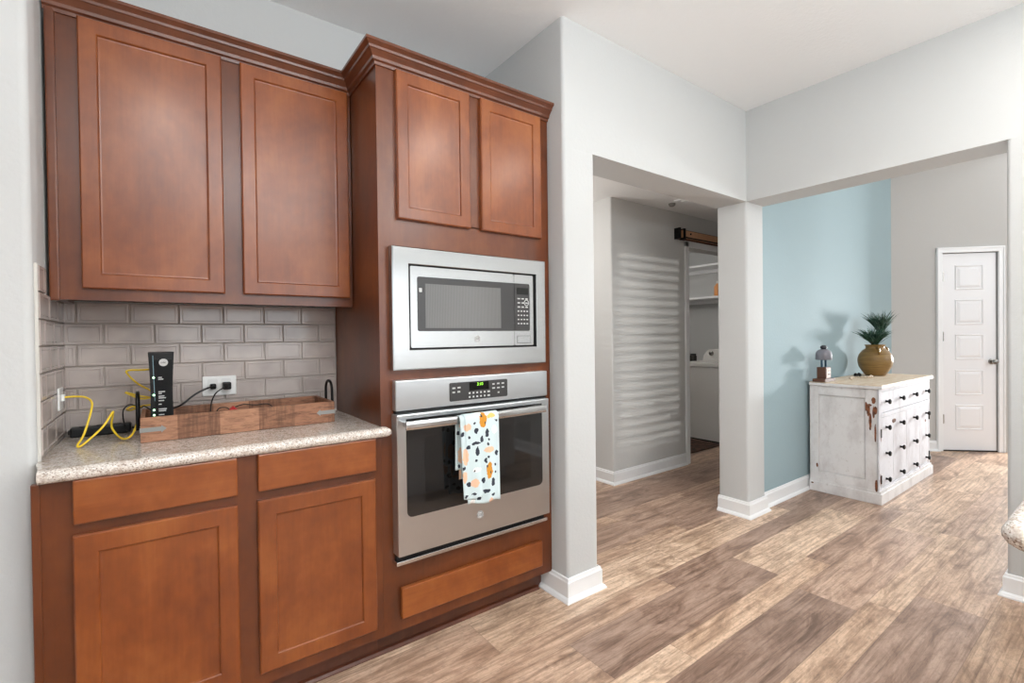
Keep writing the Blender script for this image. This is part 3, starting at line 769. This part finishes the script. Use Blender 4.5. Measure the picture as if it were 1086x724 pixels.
# ================================================================== COUNTER ITEMS
# wooden tray box
def barn_mat():
    t_ = NT('reclaimed_patchwork_wood'); p_ = t_.gen()
    sp = t_.n('ShaderNodeSeparateXYZ'); t_.l(p_, sp.inputs[0])
    k_ = t_.math('FLOOR', t_.math('MULTIPLY', t_.math('ADD', sp.outputs[0], .075), 8.2))
    wn = t_.n('ShaderNodeTexWhiteNoise', _noise_dimensions='1D'); t_.l(k_, wn.inputs['W'])
    par = t_.math('MODULO', t_.math('ADD', k_, 20), 2)
    ca = t_.ramp(wn.outputs['Value'], [(0, srgb(158, 110, 82)), (1, srgb(176, 128, 98))]); cb = t_.ramp(wn.outputs['Value'], [(0, srgb(138, 94, 68)), (1, srgb(152, 106, 78))])
    c_ = t_.mix(par, ca, cb)
    g_ = t_.noise(t_.mapp(p_, (12, 12, 60)), 1.5, 6, .7, .7); g2 = t_.noise(t_.mapp(p_, (110, 60, 9)), 1.0, 4, .6)
    c_ = t_.mix(.8, c_, t_.ramp(g_, [(.3, srgb(120, 96, 84)), (.55, (1, 1, 1, 1))]), 'MULTIPLY')
    c_ = t_.mix(t_.math('MULTIPLY', t_.math('MULTIPLY', par, t_.ramp(g2, [(.45, (0, 0, 0)), (.6, (1, 1, 1))])), .5), c_, srgb(84, 56, 38))
    t_.set(Base_Color=c_, Roughness=.6); t_.bump(g_, .3, .003); return t_.m
BM_ = barn_mat()
TX0, TX1, TY0, TY1, TZ = -.052, .560, 1.955, 2.215, .972
tr = thing('wooden_tray_box', (.25, 2.09, CT), 'long shallow reclaimed wood tray box with metal corner straps on the counter', 'tray')
MB().box(TX0+.012, TX1-.012, TY0+.012, TY1-.012, CT+.001, CT+.012).build('bottom', BM_, tr)
MB().box(TX0, TX1, TY0, TY0+.013, CT+.001, TZ, .0015).build('front_board', BM_, tr)
MB().box(TX0, TX1, TY1-.013, TY1, CT+.001, TZ, .0015).build('back_board', BM_, tr)
MB().box(TX0, TX0+.013, TY0+.013, TY1-.013, CT+.001, TZ, .0015).build('end_board', BM_, tr)
MB().box(TX1-.013, TX1, TY0+.013, TY1-.013, CT+.001, TZ, .0015).build('end_board', BM_, tr)
for sx, x_ in ((1, TX0), (-1, TX1)):
    xt = x_+sx*.055; z_ = .932
    MB().prism([(x_-sx*.002, z_-.007), (xt, z_-.007), (xt, z_-.012), (xt+sx*.014, z_), (xt, z_+.012), (xt, z_+.007), (x_-sx*.002, z_+.007)], TY0-.0025, TY0+.0005, 'y').build('corner_strap', MT['grey_metal'], tr)
    xh = x_-sx*.008
    MB().tube([(xh, 2.015, .925), (xh, 2.015, .99), (xh, 2.018, 1.022), (xh, 2.035, 1.042), (xh, 2.06, 1.047), (xh, 2.085, 1.042), (xh, 2.102, 1.022), (xh, 2.105, .99), (xh, 2.105, .925)], .0052, 10).build('arch_handle', MT['blackm'], tr)

# modem
md = thing('modem', (.006, 2.04, CT+.012), 'tall black upright modem with green lights standing in the tray', 'modem')
def modem_prof(s_=1.0):
    out = []
    for k in range(13):
        u = k/12; z_ = .902+u*.280; w_ = .0345-.0045*math.sin(PI*u)+.001*u
        out.append((w_*s_, z_))
    return out
pr = modem_prof()
loop = [(.006+w, z) for w, z in pr] + [(.006-w, z) for w, z in pr[::-1]]
MB().prism(loop, 2.00, 2.125, 'y', .003).build('housing', MT['black'], md)
MB().prism([(.006+w*.86, z) for w, z in pr[1:-1]] + [(.006-w*.60, z) for w, z in pr[1:-1][::-1]], 1.9965, 2.0, 'y', .001).build('face_plate', _gb, md)
MB().tube([(.006-.0225, 1.9975, 1.172), (.006-.0205, 1.9975, 1.08), (.006-.0185, 1.9975, 1.02)], .0012, 6).build('light_line', plain('teal_line', (120, 150, 160), .3), md)
em = MB().lathe([(.0125, 1.9965), (.0125, 1.995), (.0005, 1.995)], (.012, 1.148), 24, 'y').build('emblem', MT['print'], md)
text_mesh('at&t', .0085, .0002).build('emblem_print', MT['panel'], em, xf=on_y(.012, 1.9948, 1.148))
for z_ in (1.098, 1.040, .990, .973): MB().lathe([(.0035, 1.9965), (.003, 1.995), (.0005, 1.9945)], (-.0155, z_), 12, 'y').build('status_light', MT['led'], md)
b = MB()
for z_, w_ in ((1.098, .010), (1.092, .014)): b.box(-.003, -.003+w_, 1.9957, 1.9966, z_-.0016, z_+.0016)
b.build('status_print', MT['print'], md)
b = MB()
for z_, w_ in ((1.050, .018), (1.044, .009), (1.035, .016), (1.029, .020), (1.020, .015), (1.008, .008), (.992, .022), (.986, .020), (.973, .015)): b.box(-.003, -.003+w_, 1.9957, 1.9966, z_-.0016, z_+.0016)
b.build('label_print', MT['print'], md)

# power strip in the corner
ps = thing('power_strip', (-.15, 2.235, CT), 'black power strip lying on the counter in the tiled corner', 'power strip')
MB().box(-.250, -.085, 2.215, 2.258, CT+.001, CT+.034, .005).build('body', MT['black'], ps)
MB().box(-.256, -.249, 2.228, 2.245, CT+.010, CT+.026, .002).build('end_cap', MT['panel'], ps)
for k in range(3):
    MB().lathe([(.012, CT+.0335), (.012, CT+.036), (.0005, CT+.036)], (-.215+k*.045, 2.236), 16).build('socket', MT['panel'], ps)
tag(MB().tube([(-.083, 2.236, CT+.016), (-.03, 2.235, CT+.006), (.08, 2.243, CT+.006), (.18, 2.243, CT+.006)], .0035, 8).build('black_cable', MT['black']),
    'black cord running from the power strip behind the tray', 'cord')
# wall plates
pl = thing('wall_plate', (-.27, 2.14, 1.0), 'white network wall plate on the left tiled return with the yellow cable', 'wall plate')
MB().box(-.2635, -.258, 2.095, 2.170, 1.000, 1.072, .002).build('plate', MT['white_pl'], pl)
MB().box(-.258, -.250, 2.122, 2.145, 1.028, 1.050, .002).build('jack', MT['white_pl'], pl)
pl = thing('wall_outlet', (.196, 2.27, 1.0), 'white double wall outlet with two black plugs on the tiled back wall', 'wall outlet')
MB().box(.137, .255, 2.2625, 2.269, .998, 1.076, .003).build('plate', MT['white_pl'], pl)
for x_ in (.172, .219): MB().prism(rrect(x_-.017, x_+.017, 1.008, 1.066, .006), 2.2605, 2.2628, 'y').build('receptacle', plain('white_receptacle', (228, 228, 226), .4) if x_ < .2 else bpy.data.materials['white_receptacle'], pl)
def plug(x_, z_, s_, label):
    p_ = thing('power_plug', (x_, 2.25, z_), label, 'plug')
    MB().box(x_-.012*s_, x_+.012*s_, 2.232-.008*s_, 2.2602, z_-.012*s_, z_+.012*s_, .004).build('plug_body', MT['black'], p_)
    MB().lathe([(.006*s_, 2.232-.008*s_), (.004, 2.215)], (x_, z_), 12, 'y').build('strain_relief', MT['black'], p_)
    return p_
plug(.172, 1.037, .85, 'smaller black plug in the left socket of the back wall outlet')
plug(.219, 1.037, 1.2, 'larger square black plug in the right socket of the back wall outlet')
tag(MB().tube([(.172, 2.214, 1.037), (.155, 2.205, 1.036), (.11, 2.19, 1.016), (.07, 2.17, .985), (.045, 2.15, .975), (.02, 2.135, .972), (.01, 2.128, .972)], .0036, 8).build('black_cable', MT['black']),
    'thick black cord running from the outlet to the back of the modem', 'cord')
tag(MB().tube([(.219, 2.212, 1.034), (.200, 2.20, 1.030), (.175, 2.175, 1.015), (.160, 2.16, .985), (.155, 2.15, .95), (.150, 2.13, .92), (.135, 2.12, .908), (.10, 2.115, .9055)], .0024, 8).build('black_cable', MT['black']),
    'thin black cord dropping from the outlet into the tray', 'cord')
rc = thing('cable_connector', (.225, 2.165, .903), 'red cable connector on thin black wire lying in the tray', 'connector')
MB().prism([(.212, .903), (.250, .903), (.246, .948), (.232, .962), (.218, .950)], 2.155, 2.180, 'y', .003).build('plug_shell', MT['red'], rc)
MB().tube([(.222, 2.167, .948), (.205, 2.170, .958), (.18, 2.17, .952), (.165, 2.16, .906)], .0022, 6).build('wire', MT['black'], rc)
MB().tube([(.238, 2.167, .957), (.27, 2.17, .964), (.31, 2.17, .958), (.36, 2.165, .956), (.40, 2.16, .908)], .0022, 6).build('wire', MT['black'], rc)

# yellow network cable: wall plate, loops over the counter, up to the modem
tag(MB().tube([(-.250, 2.132, 1.040), (-.222, 2.132, 1.040), (-.197, 2.12, 1.036), (-.180, 2.09, 1.020), (-.182, 2.06, .985), (-.196, 2.03, .925), (-.208, 2.00, .899), (-.196, 2.00, .899), (-.150, 2.02, .945), (-.126, 2.05, .987), (-.127, 2.08, .975), (-.132, 2.10, .935), (-.118, 2.09, .906), (-.098, 2.05, .896),
       (-.076, 2.03, .910), (-.062, 2.04, .950), (-.062, 2.07, .988), (-.075, 2.10, .996), (-.092, 2.13, .985), (-.082, 2.16, .978), (-.05, 2.19, .986), (-.012, 2.195, .990), (-.022, 2.21, 1.01), (-.06, 2.21, 1.022), (-.098, 2.20, 1.038), (-.055, 2.20, 1.012), (-.018, 2.20, 1.018), (-.028, 2.20, 1.04), (-.062, 2.18, 1.068), (-.092, 2.17, 1.108), (-.085, 2.165, 1.118), (-.05, 2.155, 1.118), (-.012, 2.14, 1.120), (.0, 2.126, 1.12)], .0031, 8).build('network_cable', MT['yellow']),
    'yellow network cable looping from the left wall plate to the modem', 'cable')
tag(MB().tube([(-.09, 2.200, CT+.005), (-.10, 2.17, CT+.030), (-.104, 2.16, .975), (-.085, 2.155, .998), (-.055, 2.15, .985), (-.044, 2.14, .990), (-.02, 2.13, .972), (-.002, 2.127, .968)], .0022, 8).build('thin_cable', MT['black']),
    'thin black cable looping between the power strip and the modem', 'cable')

# ================================================================== ISLAND (right edge)
IX0, IY1 = 1.158, .147
b = MB(); b.prism(rrect(IX0, 2.6, -1.0, IY1, .03, [2, 3], 6), CT-.040, CT)
nose2 = [(0, -.040), (.006, -.0395), (.014, -.034), (.019, -.026), (.020, -.020), (.019, -.014), (.014, -.006), (.006, -.0008), (0, 0)]
b.sweep(rrect(IX0, 2.6, -1.0, IY1, .03, [2, 3], 6), [(o, CT+z_) for o, z_ in nose2], closed=True)
tag(b.build('island_countertop', MT['granite'], smooth=True), 'rounded corner of a speckled granite island top at the right edge', 'countertop')
t = thing('island_cabinet', (1.9, -.5, 0), 'white island cabinet body set back under the speckled granite island top', 'kitchen cabinet')
MB().box(1.45, 2.5, -.9, -.02, .10, CT-.04).build('body', MT['trim'], t)
MB().box(1.50, 2.45, -.85, -.08, 0, .10).build('toe_kick', MT['trim'], t)

# ================================================================== DRESSER
WH1 = chip_material('distressed_white_paint', [])
SIDE = chip_material('distressed_side_paint', [(1, -.195, .735, .014, .028), (1, -.150, .69, .012, .035), (1, -.205, .665, .014, .03), (1, -.175, .585, .010, .07), (1, -.145-.05, .65, .008, .05), (1, -.165, .66, .012, .05), (1, -.21, .13, .010, .05), (1, .17, .20, .008, .018), (1, -.205, .50, .007, .07), (1, -.17, .70, .016, .010), (1, .2, .06, .01, .006)])
FRT = chip_material('distressed_front_paint', [(0, -.585, .47, .010, .035), (0, -.60, .17, .012, .045), (0, -.30, .56, .05, .018), (0, .50, .47, .02, .012), (0, .33, .10, .01, .02), (0, .57, .12, .008, .02)], (228, 228, 233))
def top_mat():
    t_ = NT('pale_raw_wood_top'); p_ = t_.obj(); n_ = t_.noise(t_.mapp(p_, (3, 14, 3)), 2, 5, .6)
    t_.set(Base_Color=t_.ramp(n_, [(.35, srgb(216, 190, 160)), (.65, srgb(232, 216, 196))]), Roughness=.5); return t_.m
DX0, DX1, DY0, DY1, DZ = 4.10, 5.325, 1.19, 1.63, .845
ch = thing('apothecary_chest', (4.71, 1.41, 0), 'white distressed apothecary chest with rows of dark knobs against the blue wall', 'chest of drawers')
MB().box(DX0, DX1, DY0+.004, DY1, .08, .817).build('body', WH1, ch)
MB().prism([(DX0-.025, DY0-.025), (DX1+.018, DY0-.025), (DX1+.018, DY1), (DX0-.025, DY1)], 0, .075, 'z', .003).prism([(DX0-.016, DY0-.016), (DX1+.012, DY0-.016), (DX1+.012, DY1), (DX0-.016, DY1)], .075, .092).build('plinth', SIDE, ch)
tp = MB().box(DX0-.03, DX1+.025, DY0-.03, DY1, .817, .838, .003).build('top', WH1, ch)
MB().box(DX0-.026, DX1+.021, DY0-.026, DY1-.004, .8375, DZ, .002).build('top_surface', top_mat(), tp)
b = MB(); xf_ = DX0
b.box(xf_-.014, xf_+.002, DY0, DY0+.075, .092, .817, .002).box(xf_-.014, xf_+.002, DY1-.06, DY1, .092, .817, .002)
b.box(xf_-.0135, xf_+.002, DY0+.075, DY1-.06, .747, .817, .002).box(xf_-.0135, xf_+.002, DY0+.075, DY1-.06, .092, .155, .002)
b.box(xf_-.006, xf_+.001, DY0+.083, DY1-.068, .163, .739, .002)
b.build('side_panel', SIDE, ch)
b = MB()
for a_, c_ in ((DX0-.014, 4.13), (5.305, DX1)): b.box(a_, c_, DY0-.008, DY0+.006, .092, .817, .0015)
b.box(4.13, 5.305, DY0-.008, DY0+.006, .795, .817, .0015).box(4.13, 5.305, DY0-.010, DY0+.006, .612, .640, .0015).box(4.13, 5.305, DY0-.008, DY0+.006, .092, .108, .0015)
b.build('face_frame', FRT, ch)
def knob(x_, z_, par):
    MB().lathe([(.010, DY0-.005), (.007, DY0-.014), (.008, DY0-.020), (.017, DY0-.026), (.019, DY0-.032), (.014, DY0-.038), (.001, DY0-.040)], (x_, z_), 16, 'y').build('knob', MT['blackm'], par)
KX = (4.232, 4.55, 4.88, 5.217)
for (x0_, x1_, ks) in ((4.134, 4.388, (0,)), (4.392, 5.046, (1, 2)), (5.050, 5.301, (3,))):
    d_ = MB().box(x0_, x1_, DY0-.006, DY0+.004, .644, .791, .002).build('drawer', FRT, ch)
    for k_ in ks: knob(KX[k_], .720, d_)
for (x0_, x1_, gx, ks) in ((4.134, 4.706, 4.39, (0, 1)), (4.712, 5.301, 5.048, (2, 3))):
    d_ = MB().box(x0_, gx-.0025, DY0-.006, DY0+.004, .112, .608, .002).box(gx+.0025, x1_, DY0-.006, DY0+.004, .112, .608, .002).box(gx-.003, gx+.003, DY0-.002, DY0+.003, .112, .608).build('door', FRT, ch)
    for k_ in ks:
        for z_ in (.533, .345, .158): knob(KX[k_], z_, d_)
    hx = 4.124 if gx < 4.5 else 5.311
    for z_ in (.50, .17): MB().box(hx-.007, hx+.007, DY0-.012, DY0-.004, z_-.03, z_+.03, .001).build('hinge', MT['blackm'], d_)

# ---- vase with foliage
VC = (5.015, 1.478)
def vase_mat():
    t_ = NT('mustard_stoneware'); p_ = t_.obj(); n_ = t_.noise(t_.mapp(p_, (2, 2, 30)), 3, 4, .6)
    t_.set(Base_Color=t_.ramp(n_, [(.35, srgb(128, 98, 52)), (.65, srgb(158, 124, 72))]), Roughness=.35); t_.bump(n_, .15, .003); return t_.m
vs = thing('vase_with_foliage', (VC[0], VC[1], DZ), 'round mustard stoneware pot with green feathery foliage on the white chest', 'potted plant')
VS = .86
MB().lathe([(r_*VS if r_ > .01 else r_, z_) for r_, z_ in ((.001, .846), (.080, .846), (.086, .852), (.112, .885), (.138, .925), (.147, .965), (.146, .995), (.134, 1.030), (.108, 1.062), (.084, 1.078), (.078, 1.088), (.080, 1.100), (.088, 1.108), (.084, 1.113), (.074, 1.106), (.070, 1.085), (.001, 1.03))], VC, 48).build('pot', vase_mat(), vs)
for s_ in (-1, 1):
    MB().tube([(VC[0]+s_*.095, VC[1]-.055, 1.035), (VC[0]+s_*.11, VC[1]-.06, 1.055), (VC[0]+s_*.098, VC[1]-.055, 1.082), (VC[0]+s_*.062, VC[1]-.032, 1.090)], .009, 8).build('lug_handle', bpy.data.materials['mustard_stoneware'], vs)
def leaf_mat(name, a, c):
    t_ = NT(name); n_ = t_.noise(t_.gen(), 35, 3)
    t_.set(Base_Color=t_.ramp(n_, [(.35, srgb(*a)), (.65, srgb(*c))]), Roughness=.5); return t_.m
LM = leaf_mat('feathery_green', (26, 62, 50), (72, 112, 88))
def plume(base_, n, spread, L, lean, mat, stem=True):
    b = MB(); base_ = Vector(base_); R_ = random.Random(hash(n) % 97)
    for i in range(n):
        a_ = R_.uniform(0, 2*PI); el = R_.uniform(.15, 1.0)
        d = Vector((math.cos(a_)*spread*R_.uniform(.2, 1), math.sin(a_)*spread*R_.uniform(.2, 1)*.55, 1)).normalized() + Vector(lean)*.5
        d.normalize(); l_ = L*R_.uniform(.6, 1.0); w = R_.uniform(.0014, .0028)
        p = base_ + Vector((R_.uniform(-1, 1)*.02, R_.uniform(-1, 1)*.02, R_.uniform(0, .03)))
        side = d.cross(Vector((R_.uniform(-1, 1), R_.uniform(-1, 1), .2))).normalized()
        prev = None; K = 6
        for k in range(K+1):
            u = k/K; q = p + d*l_*u + Vector((d.x*.6, d.y*.6, -.75))*(u*u*l_*.30)
            ww = w*(1-u)**.6*(.6+1.2*min(u*3, 1)); nrm = side.cross(d).normalized()
            cur = [b.bm.verts.new(q+side*ww), b.bm.verts.new(q+nrm*ww*.5), b.bm.verts.new(q-side*ww), b.bm.verts.new(q-nrm*ww*.5)]
            if prev:
                for m_ in range(4): b.bm.faces.new((prev[m_], prev[(m_+1) % 4], cur[(m_+1) % 4], cur[m_]))
            prev = cur
    return b
plume((VC[0]-.01, VC[1], 1.10), 420, 1.5, .22, (-.35, 0, .0), LM).build('foliage', LM, vs)
plume((VC[0]+.13, VC[1], 1.21), 300, 1.1, .25, (-.35, 0, .15), LM).build('foliage', LM, vs)
MB().tube([(VC[0]+.03, VC[1], 1.06), (VC[0]+.07, VC[1], 1.13), (VC[0]+.13, VC[1], 1.22)], .005, 6).build('stem', LM, vs)

# ---- lantern-like figurine
LC = (4.165, 1.56)
ln = thing('small_lantern', (LC[0], LC[1], DZ), 'small wooden lantern with grey domed cap and blue posts on the chest', 'lantern')
WD = plain('dark_walnut', (96, 62, 44), .5)
MB().prism(rrect(LC[0]-.10, LC[0]+.10, LC[1]-.045, LC[1]+.045, .01), DZ+.001, DZ+.022, 'z', .003).build('base', WD, ln)
MB().box(LC[0]-.045, LC[0]+.045, LC[1]-.032, LC[1]+.032, DZ+.022, .955, .002).build('block', WD, ln)
lb = MB().box(LC[0]-.030, LC[0]+.04, LC[1]-.0335, LC[1]-.0315, .875, .945).build('label_plate', plain('pale_pink_paper', (226, 200, 186), .6), ln)
MB().box(LC[0]-.01, LC[0]+.03, LC[1]-.0345, LC[1]-.0333, .925, .930).build('label_line', MT['black'], lb)
MB().box(LC[0]-.012, LC[0]+.028, LC[1]-.0345, LC[1]-.0333, .895, .905).build('label_line', MT['black'], lb)
PB = plain('slate_blue_metal', (44, 74, 92), .4, .4)
for s_ in (-1, 1): MB().lathe([(.008, .955), (.008, 1.03)], (LC[0]+s_*.036, LC[1]), 10).build('post', PB, ln)
MB().lathe([(.054, 1.012), (.056, 1.016), (.056, 1.050), (.052, 1.068), (.040, 1.084), (.022, 1.094), (.001, 1.097)], LC, 28).build('dome_cap', plain('grey_cap', (128, 126, 134), .5), ln)
MB().lathe([(.014, 1.094), (.024, 1.103), (.022, 1.116), (.010, 1.124), (.001, 1.125)], LC, 16).build('finial', plain('dark_finial', (40, 38, 44), .4), ln)
# ---- small trinket with beads
tk = thing('bead_strand', (4.72, 1.47, DZ), 'strand of pale wooden beads with a dark knot on the chest beside the pot', 'beads')
b = MB()
for k in range(16):
    u = k/15; x_ = 4.42+.40*u; y_ = 1.46+.035*math.sin(u*6)
    b.lathe([(.001, DZ+.0005), (.007, DZ+.004), (.009, DZ+.009), (.007, DZ+.015), (.001, DZ+.018)], (x_, y_), 10)
b.build('beads', plain('pale_bead', (226, 206, 184), .5), tk)
b = MB()
for dx, dy, r_ in ((0, 0, .018), (.03, .01, .015), (-.02, .018, .013)): b.lathe([(.001, DZ+.0005), (r_, DZ+.008), (r_*1.1, DZ+.016), (r_*.7, DZ+.028), (.001, DZ+.034)], (4.77+dx, 1.52+dy), 12)
b.build('knot', MT['blackm'], tk)

# ================================================================== HALL / LAUNDRY
t = thing('barn_door_rail', (4.4, 2.64, 2.09), 'wooden barn door rail board with black steel end bracket over the laundry doorway', 'barn door rail')
RW = wood_mat('rail_board', (190, 140, 104), (212, 162, 124), (226, 182, 146), vert=False)
MB().box(3.90, 5.3, 2.615, 2.645, 2.115, 2.185, .002).build('board', RW, t)
MB().box(3.86, 5.3, 2.646, 2.6595, 2.10, 2.20, .002).build('backing_board', MT['wood_dark'], t)
MB().box(3.93, 5.3, 2.600, 2.606, 2.110, 2.122).build('track', MT['blackm'], t)  # black strip stands in for the shadow line below the board
for x_ in (3.83, 3.905): MB().box(x_, x_+.022, 2.60, 2.66, 2.098, 2.198, .002).build('end_bracket', MT['blackm'], t)
for x_ in (4.02, 4.6, 5.1): MB().lathe([(.009, 2.616), (.009, 2.608), (.001, 2.607)], (x_, 2.158), 12, 'y').build('bolt', MT['blackm'], t)

wm = thing('washing_machine', (5.33, 3.13, 0), 'white top-loading washing machine seen through the laundry doorway', 'washing machine')
WP = plain('white_enamel', (226, 224, 220), .3)
MB().prism(rrect(5.0, 5.68, 2.80, 3.47, .02), .02, .845, 'z').build('cabinet', WP, wm, smooth=True)
MB().prism(rrect(4.993, 5.68, 2.794, 3.476, .02), .85, .882, 'z', .004).build('top_deck', WP, wm, smooth=True)
MB().box(5.04, 5.45, 2.86, 3.41, .882, .895, .004).build('lid', WP, wm)
MB().box(5.02, 5.66, 2.82, 3.45, 0, .02).build('foot_frame', MT['black'], wm)
cs = MB().prism([(2.84, .882), (3.43, .882), (3.41, .96), (3.36, 1.02), (3.33, 1.035), (2.94, 1.035), (2.90, 1.02), (2.86, .96)], 5.50, 5.66, 'x', .006).build('control_console', WP, wm)
for y_ in (3.30, 3.17, 3.0): MB().lathe([(.028, 5.499), (.026, 5.480), (.012, 5.474), (.001, 5.474)], (y_, .985), 18, 'x').build('dial', MT['nickel'], cs)
jar = thing('glass_jar', (5.30, 3.425, .8825), 'small dark jar standing on the washing machine beside its console', 'jar')
MB().lathe([(.001, .883), (.040, .884), (.042, .89), (.042, .955), (.034, .968)], (5.30, 3.425), 20).build('body', plain('smoked_glass', (52, 48, 44), .2), jar)
MB().lathe([(.034, .968), (.036, .970), (.036, .985), (.001, .987)], (5.30, 3.425), 20).build('lid', MT['blackm'], jar)
sh1 = tag(MB().box(5.60, 5.95, 2.78, 4.3, 2.085, 2.11).box(5.93, 5.949, 2.78, 4.3, 2.04, 2.085).build('wall_shelf', MT['trim']), 'white upper shelf on the laundry wall, just below the door head', 'shelf', 'laundry wall shelves')
sh2 = tag(MB().box(5.60, 5.95, 2.78, 4.3, 1.675, 1.70).box(5.93, 5.949, 2.78, 4.3, 1.63, 1.675).build('wall_shelf', MT['trim']), 'white lower shelf on the laundry wall carrying an orange bottle', 'shelf', 'laundry wall shelves')
bo = thing('detergent_bottle', (5.66, 3.335, 1.70), 'orange detergent bottle on the lower laundry shelf', 'bottle')
MB().lathe([(.001, 1.701), (.045, 1.702), (.05, 1.71), (.05, 1.82), (.03, 1.85), (.02, 1.86)], (5.68, 3.31), 20).build('bottle_body', MT['orange'], bo)
MB().lathe([(.02, 1.86), (.024, 1.862), (.024, 1.89), (.001, 1.892)], (5.68, 3.31), 16).build('cap', MT['white_pl'], bo)
def rug_mat():
    t_ = NT('dark_patterned_rug'); n_ = t_.noise(t_.gen(), 16, 4)
    t_.set(Base_Color=t_.ramp(n_, [(.4, srgb(48, 34, 28)), (.6, srgb(96, 66, 50))]), Roughness=.9); return t_.m
tag(MB().box(4.10, 4.97, 2.86, 4.0, .001, .010, .003).build('rug', rug_mat()), 'dark brown patterned rug on the laundry floor before the washing machine', 'rug')
